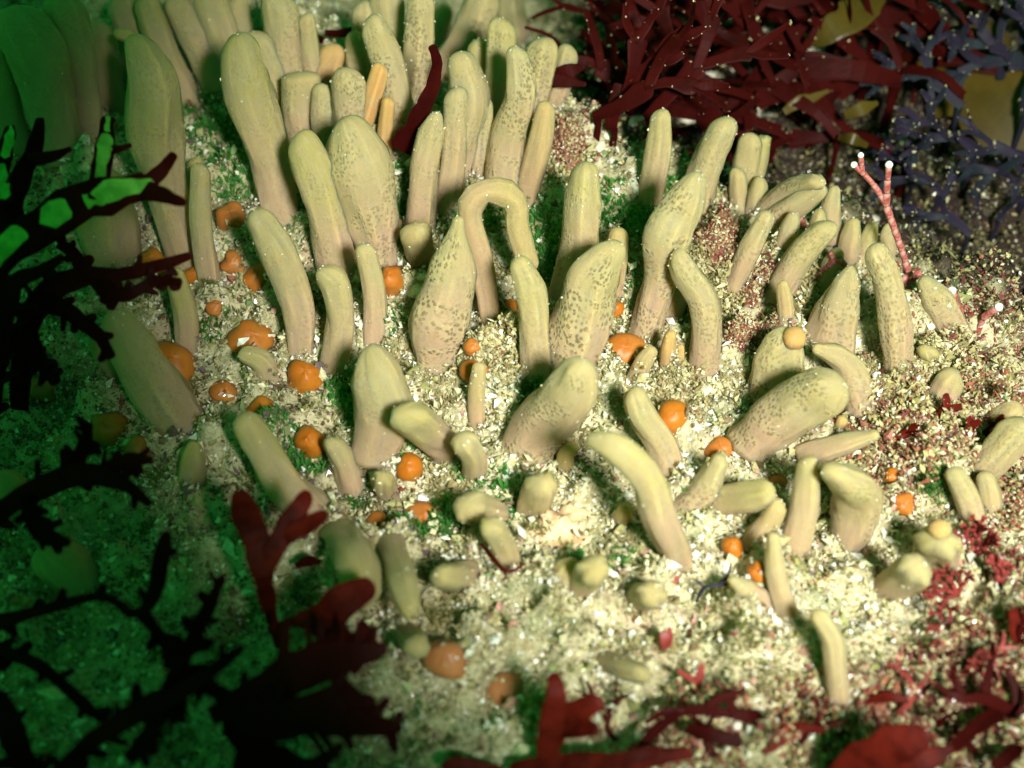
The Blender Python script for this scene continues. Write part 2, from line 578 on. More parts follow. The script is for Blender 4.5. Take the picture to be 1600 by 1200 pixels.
def chips(name, pos, size, colr, gloss, flat, mat, normals=None):
    n = len(pos)
    V = OCT_V[None] * (0.55 + 0.9 * RNG.random((n, 6, 1)))
    sc = np.stack([0.6 + 0.8 * RNG.random(n) + 1.3 * RNG.random(n) ** 6, 0.5 + 0.7 * RNG.random(n), flat * (0.5 + RNG.random(n))], -1)
    V = V * sc[:, None, :]
    q = RNG.normal(size=(n, 4)); q /= np.linalg.norm(q, axis=1)[:, None]
    w, x, y, z = q.T
    R = np.stack([np.stack([1 - 2 * (y * y + z * z), 2 * (x * y - z * w), 2 * (x * z + y * w)], -1),
                  np.stack([2 * (x * y + z * w), 1 - 2 * (x * x + z * z), 2 * (y * z - x * w)], -1),
                  np.stack([2 * (x * z - y * w), 2 * (y * z + x * w), 1 - 2 * (x * x + y * y)], -1)], 1)
    V = np.einsum('nij,nkj->nki', R, V) * size[:, None, None] + pos[:, None, :]
    F = (OCT_F[None] + (np.arange(n) * 6)[:, None, None]).reshape(-1, 3)
    me = bpy.data.meshes.new(name)
    me.vertices.add(n * 6)
    me.vertices.foreach_set('co', (V.reshape(-1, 3) * U).ravel())
    me.loops.add(F.size)
    me.loops.foreach_set('vertex_index', F.ravel().astype(np.int32))
    me.polygons.add(len(F))
    me.polygons.foreach_set('loop_start', np.arange(0, F.size, 3))
    me.polygons.foreach_set('use_smooth', np.zeros(len(F), bool))
    me.update(calc_edges=True)
    a = me.attributes.new('graincol', 'FLOAT_COLOR', 'POINT')
    a.data.foreach_set('color', np.repeat(np.c_[colr, np.ones(n)], 6, axis=0).astype(np.float32).ravel())
    a = me.attributes.new('gloss', 'FLOAT', 'POINT')
    a.data.foreach_set('value', np.repeat(gloss, 6).astype(np.float32))
    me.materials.append(mat)
    o = bpy.data.objects.new(name, me)
    COL.objects.link(o)
    return o


def region(px, py, r):
    """mask value of points around a place on the bed, r in photograph pixels"""
    p = ground(px, py)
    rr = r * depth(p) / FPX
    return lambda x, y: np.exp(-((x - p.x) ** 2 + (y - p.y) ** 2) / (rr * rr))


N = 255000
gpx = RNG.uniform(-13, 13, N); gpy = RNG.uniform(-8, 14, N)
keep = np.abs(gpx) < 8.6 + (gpy + 8) * 0.235
gpx, gpy = gpx[keep], gpy[keep]
n = len(gpx)
clump = vnoise(gpx * 1.7 + 50, gpy * 1.7 + 20)
wts = np.tile(np.array([0.40, 0.20, 0.18, 0.12, 0.045, 0.025, 0.03, 0.01, 0.005]), (n, 1))
wts[:, 1] += 0.30 * sstep(.55, .8, clump)
wts[:, 3] += 0.30 * sstep(.5, .2, clump); wts[:, 4] += 0.2 * sstep(.42, .2, clump)
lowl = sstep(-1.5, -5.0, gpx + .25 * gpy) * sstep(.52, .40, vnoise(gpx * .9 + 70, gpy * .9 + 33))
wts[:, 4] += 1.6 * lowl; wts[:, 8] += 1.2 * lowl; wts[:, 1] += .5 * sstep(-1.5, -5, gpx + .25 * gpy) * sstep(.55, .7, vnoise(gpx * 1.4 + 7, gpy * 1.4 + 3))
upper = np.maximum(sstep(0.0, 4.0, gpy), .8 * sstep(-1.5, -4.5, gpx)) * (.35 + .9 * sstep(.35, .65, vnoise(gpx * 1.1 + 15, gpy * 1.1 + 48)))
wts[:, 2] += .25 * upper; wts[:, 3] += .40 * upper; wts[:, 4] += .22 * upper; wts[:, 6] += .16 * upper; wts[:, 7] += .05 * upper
reds = sum(region(*q)(gpx, gpy) for q in ((1130, 370, 60), (1165, 515, 45), (1400, 690, 80), (885, 210, 50), (1500, 700, 70), (1290, 640, 40), (1560, 1010, 90), (1590, 760, 80), (1580, 880, 50), (1400, 690, 110), (1500, 640, 120), (1480, 540, 80), (1320, 650, 60),
                                          (1300, 1150, 110), (1500, 1120, 120), (1080, 1180, 90), (1170, 420, 50)))
wts[:, 5] += 0.30 * np.clip(reds, 0, 1); wts[:, 7] += 0.60 * np.clip(reds, 0, 1); wts[:, 4] += 0.25 * np.clip(reds, 0, 1)
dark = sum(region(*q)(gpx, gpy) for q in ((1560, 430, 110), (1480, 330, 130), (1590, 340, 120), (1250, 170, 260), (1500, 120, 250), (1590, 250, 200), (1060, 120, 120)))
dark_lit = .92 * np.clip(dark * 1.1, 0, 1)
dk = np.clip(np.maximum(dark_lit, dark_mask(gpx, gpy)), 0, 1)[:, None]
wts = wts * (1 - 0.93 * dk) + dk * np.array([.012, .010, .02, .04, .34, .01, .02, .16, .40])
grn = sum(region(*q)(gpx, gpy) for q in ((340, 215, 60), (380, 270, 55), (545, 620, 40), (860, 400, 45), (480, 720, 50), (840, 610, 40), (780, 775, 45), (900, 890, 40), (1000, 350, 40), (640, 340, 30)))
wts[:, 6] += 0.8 * np.clip(grn, 0, 1)
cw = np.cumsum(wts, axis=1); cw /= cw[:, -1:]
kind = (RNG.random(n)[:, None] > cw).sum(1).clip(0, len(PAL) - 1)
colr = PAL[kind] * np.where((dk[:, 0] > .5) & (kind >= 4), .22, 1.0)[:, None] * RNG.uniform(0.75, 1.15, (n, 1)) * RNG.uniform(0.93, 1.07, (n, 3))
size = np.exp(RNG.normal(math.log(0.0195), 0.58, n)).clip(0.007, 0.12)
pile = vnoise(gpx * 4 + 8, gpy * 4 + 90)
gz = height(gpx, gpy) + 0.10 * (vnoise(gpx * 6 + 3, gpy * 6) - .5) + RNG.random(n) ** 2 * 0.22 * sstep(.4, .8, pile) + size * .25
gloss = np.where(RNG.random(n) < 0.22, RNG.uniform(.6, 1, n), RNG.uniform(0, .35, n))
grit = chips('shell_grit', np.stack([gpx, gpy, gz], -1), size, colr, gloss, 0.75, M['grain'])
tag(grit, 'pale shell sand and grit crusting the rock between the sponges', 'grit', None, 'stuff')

# shell fragments large enough to pick out: pieces of the seabed
shell_meshes = []
for k in range(6):
    vs, fs = [], []
    nr = 10
    for j in range(3):
        for i in range(nr):
            a = 2 * math.pi * i / nr
            rr = (1, .6, .0)[j] if j < 2 else 0.2
            w = 1 + 0.35 * (random.random() - .5)
            vs.append((rr * w * math.cos(a), rr * w * math.sin(a) * (0.55 + .08 * k), (0, .22, .3)[j]))
    for j in range(2):
        for i in range(nr):
            fs.append((j * nr + i, j * nr + (i + 1) % nr, (j + 1) * nr + (i + 1) % nr, (j + 1) * nr + i))
    fs.append(tuple(2 * nr + i for i in range(nr)))
    fs.append(tuple(range(nr))[::-1])
    me = bpy.data.meshes.new('shell_fragment')
    me.from_pydata([tuple(c * U for c in v) for v in vs], [], fs)
    me.materials.append(M['shell'])
    shell_meshes.append(me)


def shell(px, py, r):
    p = ground(px, py)
    o = bpy.data.objects.new('shell_fragment', random.choice(shell_meshes))
    COL.objects.link(o)
    o.parent = seabed
    o.location = (p + Vector((0, 0, .03))) * U
    s = r * depth(p) / FPX
    o.scale = (s, s * random.uniform(.6, 1), s * random.uniform(.6, 1.2))
    o.rotation_euler = (random.uniform(-.7, .7), random.uniform(-.7, .7), random.uniform(0, 6.28))


for px, py, r in ((755, 912, 17), (650, 455, 16), (660, 435, 13), (785, 410, 14), (1100, 610, 16), (1085, 640, 12), (640, 255, 16), (622, 270, 12), (1535, 510, 14),
                  (1530, 830, 18), (1560, 870, 16), (1440, 1080, 16), (1335, 1085, 14), (985, 195, 42), (1075, 190, 20), (1120, 130, 26), (1010, 130, 18), (1410, 470, 15),
                  (1390, 480, 10), (1475, 300, 9), (1540, 310, 10), (1370, 345, 9), (610, 450, 12), (505, 545, 10), (345, 150, 12), (330, 110, 14), (940, 305, 18)):
    shell(px, py, r)
for _ in range(34):
    shell(random.uniform(930, 1340), random.uniform(40, 300), random.uniform(8, 22))
for _ in range(130):
    shell(random.uniform(430, 1590), random.uniform(430, 1190), random.uniform(4, 9))


# ------------------------------------------------------------------ sponges
SPEC_POS, SPEC_SIZE, FOOT = [], [], []


def stalk(pts, h=None, lean=0.0, hs=None):
    """pixel outline of the axis -> points in space, rooted on the bed"""
    b = ground(pts[0][0], pts[0][1])
    out = [b]
    view = Vector((b.x - CAM.x, b.y - CAM.y, 0)).normalized()
    n = (view * math.cos(lean) + Vector((0, 0, 1)) * math.sin(lean)).normalized()
    lens = [0.0]
    for p, q in zip(pts, pts[1:]): lens.append(lens[-1] + math.hypot(q[0] - p[0], q[1] - p[1]))
    for k, p in enumerate(pts[1:], 1):
        d = ray(p[0], p[1])
        if hs is not None: z = b.z + hs[k]; q = CAM + d * ((z - CAM.z) / d.z)
        elif h is not None: z = b.z + h * lens[k] / lens[-1]; q = CAM + d * ((z - CAM.z) / d.z)
        else: q = CAM + d * ((b - CAM).dot(n) / d.dot(n))
        out.append(q)
    return out


def sponge(label, pts, group=None, pores=0.35, tint=0.0, h=None, lean=-0.40, hs=None, flat=0.9, grit=0, lump=0.16, bud=None, blunt=1.0, osc=False, part=None):
    P = stalk(pts, h, lean, hs)
    W = [p[2] * 0.5 * depth(q) / FPX for p, q in zip(pts, P)]
    dirb = (P[1] - P[0]).normalized()
    sink = 0.22 if h is None and hs is None else 0.15
    L = (P[-1] - P[0]).length
    for k in range(1, len(P) - 1):
        P[k] = P[k] + Vector((random.uniform(-1, 1), random.uniform(-1, 1), random.uniform(-.6, .6))) * (.034 * L)
    P2 = [P[0] - (dirb + Vector((0, 0, .6))).normalized() * sink] + P
    W2 = [W[0] * 1.3] + [W[0] * 1.1] + W[1:]
    seed = random.uniform(0, 60)
    fl = random.uniform(.82, 1.02)
    v, f, co, al = tube(P2, W2, [w * flat * fl for w in W2], 34, 22, None, lump, seed, blunt=blunt, seam=True, oblique=random.uniform(-.38, .38))
    lab_o = P[0]
    attrs = {'tubeco': ('FLOAT_VECTOR', co), 'along': ('FLOAT', al)}
    need = bud is not None or osc
    if need:
        root = empty('finger_sponge', lab_o)
        o = link_mesh('body', v, f, M['sponge'], lab_o, root, True, attrs)
    else:
        root = o = link_mesh('finger_sponge', v, f, M['sponge'], lab_o, None, True, attrs)
    for q in (o,):
        q['pores'] = float(pores); q['tint'] = float(tint); q['seed'] = seed; q['hue'] = random.random() ** 2 * .9
    if bud:
        for (bx, by, bw, bt) in bud:      # small knob standing on the body
            d = ray(bx, by)
            near = min((Vector(q) for q in v), key=lambda q: ((q - CAM) - d * ((q - CAM).dot(d) / d.length_squared)).length + 0.3 * (q - CAM).length)
            dep = depth(near)
            c = CAM + d * dep
            r = bw * .5 * dep / FPX
            ax = ((CAM - c).normalized() + Vector((0, 0, .7))).normalized()
            vv, ff, cc, aa = tube([c - ax * r * 0.6, c + ax * r * .3, c + ax * r * 1.1], [r, r, r * .9], None, 16, 16, Vector((1, 0, 0)), .05, seed + 4, seam=True)
            k = link_mesh('bud', vv, ff, M['sponge'], c, root, True, {'tubeco': ('FLOAT_VECTOR', cc), 'along': ('FLOAT', aa)})
            k['hue'] = 0.0; k['pores'] = 0.0; k['tint'] = float(bt); k['seed'] = seed
    tag(root, label, 'sponge', group)
    rb = W[0]
    for _ in range(90):
        a = random.uniform(0, 6.283); q = rb * random.uniform(.95, 1.6) + random.uniform(0, .08)
        x, y = P[0].x + q * math.cos(a), P[0].y + q * math.sin(a)
        FOOT.append((x, y, hgt(x, y) + random.uniform(.0, .24) * random.random()))
    grit = grit + random.choice((3, 8, 16))
    if grit:
        vv = [Vector(q) for q in v]
        for _ in range(grit):
            a = max(random.choice(vv), random.choice(vv), key=lambda q: q.z)
            if (a - P[0]).z < .25: continue
            SPEC_POS.append(tuple(a)); SPEC_SIZE.append(random.uniform(.008, .028))
    return root


S = sponge
GB = 'finger sponges crowded in the tall back stand'
GM = 'finger sponges of the middle ground'
GF = 'short finger sponges on the bare grit'
GR = 'finger sponges crowded round the pink coralline sprigs'
GL = 'finger sponges in the green shade'
# --- the tall stand beside the dark branched weed
S('broad tall finger sponge rising behind the dark branched weed, dimly lit', [(98, 232, 60), (78, 160, 82), (52, 90, 90), (15, 10, 70)], GB, .2)
S('tall sponge with narrowed foot beside the broad dim one', [(140, 218, 40), (136, 150, 48), (118, 80, 66), (92, -12, 66)], GB, .2)
S('shaded stub of sponge half hidden behind the narrow-footed one', [(178, 165, 48), (165, 110, 52), (150, 30, 50)], GB, .15)
S('upright sponge showing behind the side-lobed sponge', [(212, 120, 46), (205, 60, 52), (188, -15, 50)], GB, .15)
S('large leaf-shaped sponge with a small side lobe at its tip, behind red weed tips', [(288, 405, 46), (268, 310, 58), (246, 210, 80), (236, 130, 80), (214, 52, 44)], GB, .25)
S('small stub pointing sideways off the shoulder of the leaf-shaped sponge', [(222, 105, 22), (205, 62, 24), (178, 50, 20)], GB, 0, .25, hs=[0, 1.6, 1.9])
S('slim sponge with shaded foot leaning over the green turf', [(292, 155, 46), (262, 80, 44), (226, -12, 40)], GB, .1)
S('sponge with porous blunt top and shaded foot, above the green turf', [(335, 118, 50), (308, 62, 52), (268, -10, 46)], GB, .4)
S('plain pale sponge whose foot hides behind the long blunt sponge', [(356, 105, 50), (345, 55, 56), (318, -20, 56)], GB, .15)
S('long blunt smooth sponge with its lower half in shadow beside green turf', [(438, 340, 56), (412, 250, 70), (386, 150, 84), (368, 52, 62)], GB, .2)
S('slender sponge pressed against the back of the long blunt one', [(448, 205, 44), (424, 120, 50), (396, 48, 44)], GB, .15)
S('squat sponge half hidden behind the dark weed, warm brown', [(182, 412, 70), (172, 350, 92), (160, 260, 60)], GB, .25)
S('slim upright sponge beside the red weed tip', [(327, 440, 32), (320, 350, 36), (314, 255, 30)], GB, .1)
S('short sponge standing close behind the slim upright one', [(300, 330, 34), (302, 290, 34), (305, 245, 26)], GB, .1)
S('sliver of dim sponge at the edge of the stand behind dark weed', [(18, 235, 46), (8, 150, 48), (-12, 50, 46)], GB, .1)
S('ribbed sponge behind the flat-topped yellowish one', [(462, 160, 50), (450, 90, 56), (434, -14, 58)], GB, .4)
S('yellowish flat-topped sponge between two taller ones', [(484, 235, 50), (478, 175, 60), (470, 112, 56)], GB, .45, 0.05, blunt=.4, grit=10)
S('porous round-topped sponge behind the swollen one', [(548, 215, 52), (546, 165, 58), (540, 105, 58)], GB, .75)
S('stubby apricot sponge with blunt top at the back of the stand', [(508, 122, 46), (515, 95, 38), (524, 68, 36)], GB, 0, .55)
S('long straight sponge leaning beside the swollen one, shaded foot', [(528, 428, 56), (510, 365, 64), (488, 285, 62), (464, 208, 48)], GB, .3)
S('swollen leaf-shaped sponge with an open net of pores down one side', [(594, 405, 50), (576, 335, 80), (552, 262, 96), (534, 185, 56)], GB, .6)
S('tall ribbed sponge with dotted rows, leaning over two orange fingers', [(640, 235, 34), (626, 165, 50), (602, 92, 56), (576, 26, 42)], GB, .85, grit=14)
S('bent orange finger below the tall ribbed sponge', [(564, 214, 24), (580, 160, 30), (598, 100, 28)], GB, 0, .8)
S('thin straight orange finger beside the bent orange one', [(598, 265, 22), (602, 210, 24), (607, 152, 22)], GB, 0, .65)
S('sponge showing behind the tall ribbed one', [(622, 140, 50), (615, 70, 52), (602, -20, 56)], GB, .4)
S('shaded greenish sponge at the back beside the apricot stub', [(572, 120, 40), (570, 60, 42), (568, 0, 38)], GB, .2)
S('straight ribbed sponge next to the red strap weed', [(640, 172, 36), (648, 90, 44), (658, -12, 42)], GB, .8, grit=16)
S('small plain sponge behind the red strap weed', [(680, 75, 30), (690, 40, 32), (702, 8, 24)], GB, .3)
S('thick sponge leaning across behind the paired sponges', [(694, 118, 54), (722, 65, 60), (764, -18, 60)], GB, .6)
S('bulging sponge of the pair beside the red strap weed', [(702, 296, 44), (720, 220, 58), (728, 150, 60), (716, 80, 44)], GB, .35, grit=16)
S('slim front sponge of the pair beside the red strap weed', [(694, 325, 40), (704, 240, 42), (712, 136, 38)], GB, .3, grit=12)
S('pointed greenish sponge above the round knob sponge', [(654, 345, 42), (664, 260, 46), (672, 215, 42), (682, 174, 20)], GB, .35, .03, grit=24)
S('round knob-headed sponge facing up on a short stalk', [(662, 410, 40), (656, 385, 46), (648, 354, 56)], GM, .1, .08, hs=[0, .7, 1.3])
S('ribbed sponge cut across by a dark red band', [(762, 220, 40), (772, 130, 46), (786, 28, 44)], GB, .55, grit=14)
S('tallest ribbed sponge with dotted rows behind the looped sponge', [(784, 310, 50), (796, 220, 56), (806, 140, 48), (806, 72, 30)], GB, .9, grit=20)
S('sponge top at the back between ribbed neighbours', [(806, 80, 40), (800, 30, 44), (792, -22, 40)], GB, .4)
S('broad dotted sponge behind the red fork tip', [(826, 205, 40), (842, 130, 48), (852, 58, 48)], GB, .7, grit=10)
S('short sponge behind the red fork tip', [(866, 160, 36), (878, 115, 38), (890, 70, 34)], GB, .3)
S('smooth buff finger beside the reddish crumbly lump', [(826, 300, 36), (842, 225, 40), (856, 158, 30)], GB, .1, .22, grit=8)
S('sponge bent over in a loop like a croquet hoop', [(768, 508, 34), (752, 420, 36), (738, 340, 30), (738, 310, 40), (762, 297, 34), (788, 305, 46), (808, 320, 38), (812, 360, 38), (830, 425, 30)], GM, .1, .14, flat=.95)
S('pointed sponge with coarse pore net, foot on bare grit', [(682, 562, 62), (684, 505, 98), (704, 435, 78), (718, 338, 16)], GM, 1.15, grit=8)
S('smooth sponge joined at the foot to a larger pored one', [(842, 582, 50), (840, 525, 48), (824, 460, 50), (806, 402, 32)], GM, .2)
S('large club-shaped sponge with a dark pore patch, leaning over orange lump', [(874, 580, 84), (900, 515, 94), (932, 440, 84), (964, 376, 42)], GM, 1.2, grit=10)
S('stout sponge with narrowed top growing beside green turf', [(888, 465, 54), (898, 395, 62), (908, 320, 60), (914, 252, 40)], GM, .5, grit=12)
S('slim sponge behind the club-shaped one', [(952, 465, 36), (960, 410, 36), (968, 355, 28)], GM, .1, .2)
S('fat leaning sponge with faint pores, lying over pale grit', [(822, 700, 72), (846, 660, 88), (884, 615, 82), (912, 562, 50)], GM, .9, h=2.1)
S('tall round-topped sponge at the back of the ridge', [(1085, 335, 46), (1108, 265, 54), (1138, 182, 48)], GM, .3, grit=10)
S('long stepped sponge with rows of dots and a pale pink foot', [(1004, 522, 42), (1020, 440, 56), (1046, 360, 78), (1070, 315, 66), (1092, 268, 34)], GM, .85, grit=16)
S('twisted S-curved sponge with pale pink foot beside the stepped one', [(1096, 585, 42), (1104, 530, 48), (1092, 470, 48), (1066, 425, 46), (1052, 392, 34)], GM, .45, grit=8)
S('shaded sponge in the gap behind the S-curved one', [(1046, 495, 44), (1046, 450, 54), (1042, 400, 44)], GM, .1, .1)
S('lone upright sponge standing free in front of the red weed', [(1014, 320, 34), (1024, 245, 40), (1034, 170, 30)], GB, .15, grit=16)
S('sponge behind the round-topped ridge sponge', [(1158, 325, 36), (1166, 265, 40), (1176, 208, 38)], GM, .5, grit=8)
S('sponge with ragged tip leaning against its neighbour on the ridge', [(1172, 300, 26), (1182, 255, 32), (1192, 212, 28)], GM, .4, grit=10, blunt=.4)
S('short upright sponge in front on the ridge above the maroon lump', [(1156, 338, 30), (1154, 300, 32), (1152, 262, 26)], GM, .2)
S('little blunt sponge on the ridge beside two lying sponges', [(1176, 338, 28), (1184, 305, 32), (1190, 276, 24)], GM, .2)
S('ribbed sponge lying over sideways, uppermost of two', [(1196, 330, 32), (1235, 296, 36), (1284, 282, 26)], GR, .5, h=1.3)
S('ribbed sponge lying over sideways, lower of two', [(1200, 350, 36), (1240, 322, 42), (1288, 290, 32)], GR, .6, h=1.1)
S('smooth tapering sponge above the grit between maroon lumps', [(1146, 446, 30), (1172, 390, 38), (1202, 330, 26)], GM, .4)
S('small erect sponge beside the short pink sprig', [(1296, 360, 30), (1300, 325, 30), (1304, 290, 18)], GR, .2)
S('fat sponge leaning past the short pink sprig', [(1216, 455, 42), (1250, 402, 48), (1300, 346, 38)], GR, .4)
S('small crowded sponge between the tall pink sprig and fat leaning one', [(1322, 408, 30), (1330, 375, 32), (1334, 340, 20)], GR, .2)
S('small crowded sponge close under the tall pink sprig', [(1348, 405, 28), (1356, 375, 28), (1364, 346, 18)], GR, .2)
S('stub between the crowded sponges and pink sprig', [(1270, 380, 26), (1278, 350, 28), (1282, 325, 20)], GR, .2)
S('winding sponge with orange-edged flank behind the triangular one', [(1402, 570, 40), (1396, 505, 50), (1382, 440, 44), (1362, 382, 36)], GR, .6, .06, grit=8)
S('triangular sponge tapering to a narrow tip', [(1296, 545, 78), (1310, 490, 66), (1322, 450, 44), (1334, 415, 18)], GR, .55, grit=14)
S('forked-looking sponge with a sideways lobe at the foot of the triangular one', [(1344, 628, 44), (1330, 585, 52), (1304, 556, 38), (1270, 544, 18)], GR, .3, h=.8)
S('stout porous sponge carrying a peach-coloured bud', [(1204, 618, 76), (1214, 570, 86), (1232, 512, 56)], GR, .8, grit=8, bud=[(1241, 528, 36, .75)])
S('massive cushion-like sponge lying out over the grit', [(1186, 688, 68), (1220, 656, 84), (1262, 630, 88), (1318, 600, 76)], GR, .85, h=1.5, grit=10)
S('narrow cigar-shaped sponge lying low over grit', [(1270, 708, 36), (1320, 694, 34), (1374, 678, 18)], GR, .25, h=.7)
S('small blunt oval sponge beside coralline branches with white tips', [(1482, 508, 46), (1460, 475, 52), (1438, 434, 24)], GR, .3)
S('tiny pale finger in front of the fat leaning sponge', [(1230, 505, 22), (1226, 470, 24), (1222, 438, 16)], GR, .1, .15)
S('stub nestled under the massive cushion-like sponge', [(1314, 672, 20), (1316, 662, 20), (1318, 650, 16)], GR, 0, .5)
S('slim pale sponge squeezed between the yellowish flat-topped and porous ones', [(512, 235, 36), (508, 180, 40), (502, 130, 30)], GB, .3)
S('thin sponge rising behind the yellowish flat-topped one', [(492, 140, 30), (486, 80, 34), (478, 20, 28)], GB, .3)
S('pale sponge top behind the bent orange finger', [(560, 150, 34), (558, 100, 38), (552, 48, 30)], GB, .35)
S('slim sponge filling the gap beside the bulging one of the pair', [(748, 270, 34), (752, 210, 38), (754, 150, 30)], GB, .35)
S('shaded sponge between the ribbed neighbours and red band', [(738, 180, 36), (745, 120, 40), (748, 60, 34)], GB, .3)
S('slender sponge behind the shaded foot above green turf', [(252, 110, 32), (236, 50, 34), (214, -14, 30)], GB, .15)
S('sponge tip behind the long blunt smooth one', [(398, 120, 36), (384, 60, 40), (368, -8, 36)], GB, .25)
S('slim stub among the small crowded ones by the tall pink sprig', [(1384, 400, 24), (1388, 372, 26), (1390, 348, 16)], GR, .2)
S('pale stub under the lower lying ribbed sponge', [(1226, 385, 28), (1236, 358, 30), (1244, 332, 20)], GR, .25)
S('small leaning sponge beside the triangular one', [(1290, 440, 28), (1300, 415, 30), (1312, 388, 20)], GR, .25)
# --- grit slope
S('slim upright sponge beside a large pear-shaped porous one', [(1240, 858, 44), (1252, 790, 44), (1262, 714, 30)], GF, .15)
S('large pear-shaped porous sponge on bright grit', [(1326, 842, 54), (1344, 790, 76), (1330, 755, 72), (1296, 732, 40)], GF, .6, h=1.9)
S('bent sponge of a pair beside green tuft', [(1522, 822, 34), (1510, 775, 38), (1484, 730, 30)], GF, .2)
S('yellowish sponge of a pair beside green tuft', [(1548, 806, 28), (1546, 775, 34), (1538, 736, 26)], GF, .2, .05)
S('broad sponge leaning out from the reddish grit', [(1536, 730, 48), (1566, 700, 56), (1606, 655, 60)], GF, .3)
S('sponge knob with rounded end over the reddish grit', [(1552, 668, 34), (1572, 650, 38), (1598, 636, 40)], GF, .2, .15)
S('stout disc-topped sponge carrying an apricot knob', [(1456, 888, 64), (1462, 862, 72), (1466, 842, 74)], GF, .45, hs=[0, .6, 1.2], bud=[(1468, 828, 34, .55)])
S('thick stub with flat round end beside rosy weed', [(1392, 918, 52), (1412, 900, 60), (1436, 884, 62)], GF, .4, hs=[0, .6, 1.3])
S('thin upright finger beside an orange sea squirt', [(1228, 950, 32), (1216, 895, 32), (1208, 832, 20)], GF, .1)
S('lone curved sponge on clean bright grit', [(1312, 1098, 34), (1308, 1040, 38), (1296, 995, 38), (1272, 952, 32)], GF, .1)
S('short fat sponge lying behind a curled one', [(1124, 782, 46), (1164, 778, 52), (1210, 768, 40)], GF, .2, h=.8)
S('curled shaded sponge tucked under the short fat one', [(1184, 838, 36), (1202, 815, 36), (1220, 782, 30)], GF, .1, .2)
S('leaning tapered sponge with orange lump behind its tip', [(1070, 798, 42), (1098, 762, 44), (1130, 712, 28)], GF, .6)
S('long kinked sponge bent over like a finger knuckle', [(1058, 872, 46), (1036, 805, 56), (1000, 745, 52), (966, 698, 52), (916, 684, 26)], GF, .2, hs=[0, 1.2, 2.0, 2.5, 2.4])
S('S-bent sponge beside a scalloped orange sea squirt', [(1048, 732, 42), (1030, 692, 46), (1000, 650, 44), (988, 606, 34)], GF, .15)
S('blunt stub sponge beside peach encrusting patch', [(828, 800, 44), (838, 775, 54), (848, 748, 52)], GF, .2, hs=[0, .6, 1.2])
S('small hooked sponge under the fat leaning sponge', [(884, 738, 30), (884, 710, 30), (902, 692, 26)], GF, .1, .3)
S('stub with pale round end beside a yellow-green lump', [(902, 915, 46), (914, 900, 52), (930, 886, 54)], GF, .05, hs=[0, .6, 1.3])
S('yellow-green lump against a round-ended stub', [(878, 900, 36), (886, 888, 38), (892, 872, 32)], GF, .05, .1)
S('stub with flat ringed end alone on pale grit', [(998, 936, 46), (1008, 930, 54), (1024, 926, 52)], GF, .1, hs=[0, .5, 1.0])
S('low cone-like sponge near the red fork weed', [(950, 1034, 40), (976, 1044, 48), (1012, 1056, 36)], GF, .15, hs=[0, .45, .8])
S('low pale cone among fine dark threads', [(1186, 938, 36), (1166, 924, 34), (1140, 902, 16)], GF, .1, hs=[0, .3, .5])
S('tiny finger in front of an orange squirt on grit', [(746, 655, 24), (748, 615, 26), (750, 566, 22)], GF, 0, .12)
S('fat egg-shaped sponge with shaded underside above green turf', [(592, 690, 74), (606, 640, 96), (592, 590, 88), (574, 540, 44)], GF, .25)
S('lying sponge with pale round end against the egg-shaped one', [(694, 702, 52), (664, 672, 62), (626, 642, 66)], GF, .05, hs=[0, .9, 1.7])
S('little bent sponge with pale round end', [(740, 742, 34), (736, 712, 38), (718, 682, 44)], GF, .05, hs=[0, .7, 1.3])
S('stub with pale twin-bulged round end', [(776, 806, 44), (752, 794, 54), (726, 788, 58)], GF, .05, hs=[0, .6, 1.3])
S('sausage-shaped sponge touching a dark red thread', [(796, 884, 36), (784, 852, 42), (762, 816, 42)], GF, .05, h=1.2)
S('blurred small sponge near the square orange squirt', [(548, 752, 38), (536, 720, 38), (516, 684, 32)], GF, .05)
S('curving smooth sponge with raised tip above the orange squirts', [(468, 548, 42), (458, 475, 54), (432, 400, 56), (396, 328, 40)], GM, .25)
S('short smooth sponge with bent top next to slim straight one', [(524, 568, 38), (536, 500, 42), (522, 445, 46), (500, 420, 34)], GM, .15)
S('slim straight sponge with pale pink foot', [(586, 530, 34), (580, 455, 36), (568, 380, 32)], GM, .1)
S('slim yellowish sponge beside large orange lumps in the shade', [(292, 545, 32), (286, 485, 36), (268, 420, 30)], GL, .1)
S('large stout sponge in green shade', [(288, 672, 66), (252, 612, 84), (212, 548, 72), (172, 486, 46)], GL, .3)
S('stub peeping past the large shaded sponge', [(200, 590, 50), (176, 555, 52), (146, 516, 40)], GL, .1)
S('small conical sponge in green shade', [(300, 750, 44), (302, 722, 40), (306, 690, 24)], GL, .1)
S('long sponge reaching from shade into light above red forked weed', [(484, 800, 58), (448, 752, 58), (410, 700, 50), (374, 648, 40)], GL, .1, h=1.4)
S('pale arched stub below the largest orange squirt', [(418, 588, 34), (404, 562, 36), (372, 552, 26)], GM, .05)
S('broad sponge hanging forward behind the red blade tip', [(534, 838, 56), (558, 885, 76), (570, 948, 62)], GF, .05, hs=[0, 1.0, 1.2])
S('slim sponge hanging forward beside the broad hanging one', [(612, 850, 40), (632, 905, 50), (646, 962, 34)], GF, .05, hs=[0, .9, 1.0])
S('oval blunt sponge with shaded side above the white shell', [(724, 900, 46), (704, 902, 50), (682, 898, 44)], GF, .05, hs=[0, .5, .9])
S('round-ended stub beside the dull red squirt', [(636, 992, 40), (644, 1004, 46), (652, 1012, 46)], GF, .05, hs=[0, .6, 1.2])
S('small round sponge bump beside orange squirts', [(604, 766, 34), (602, 756, 36), (600, 742, 32)], GF, .05, hs=[0, .4, .8])
S('large dim sponge among dark weed stems in green shade', [(126, 918, 66), (98, 890, 80), (62, 858, 70)], GL, .1)
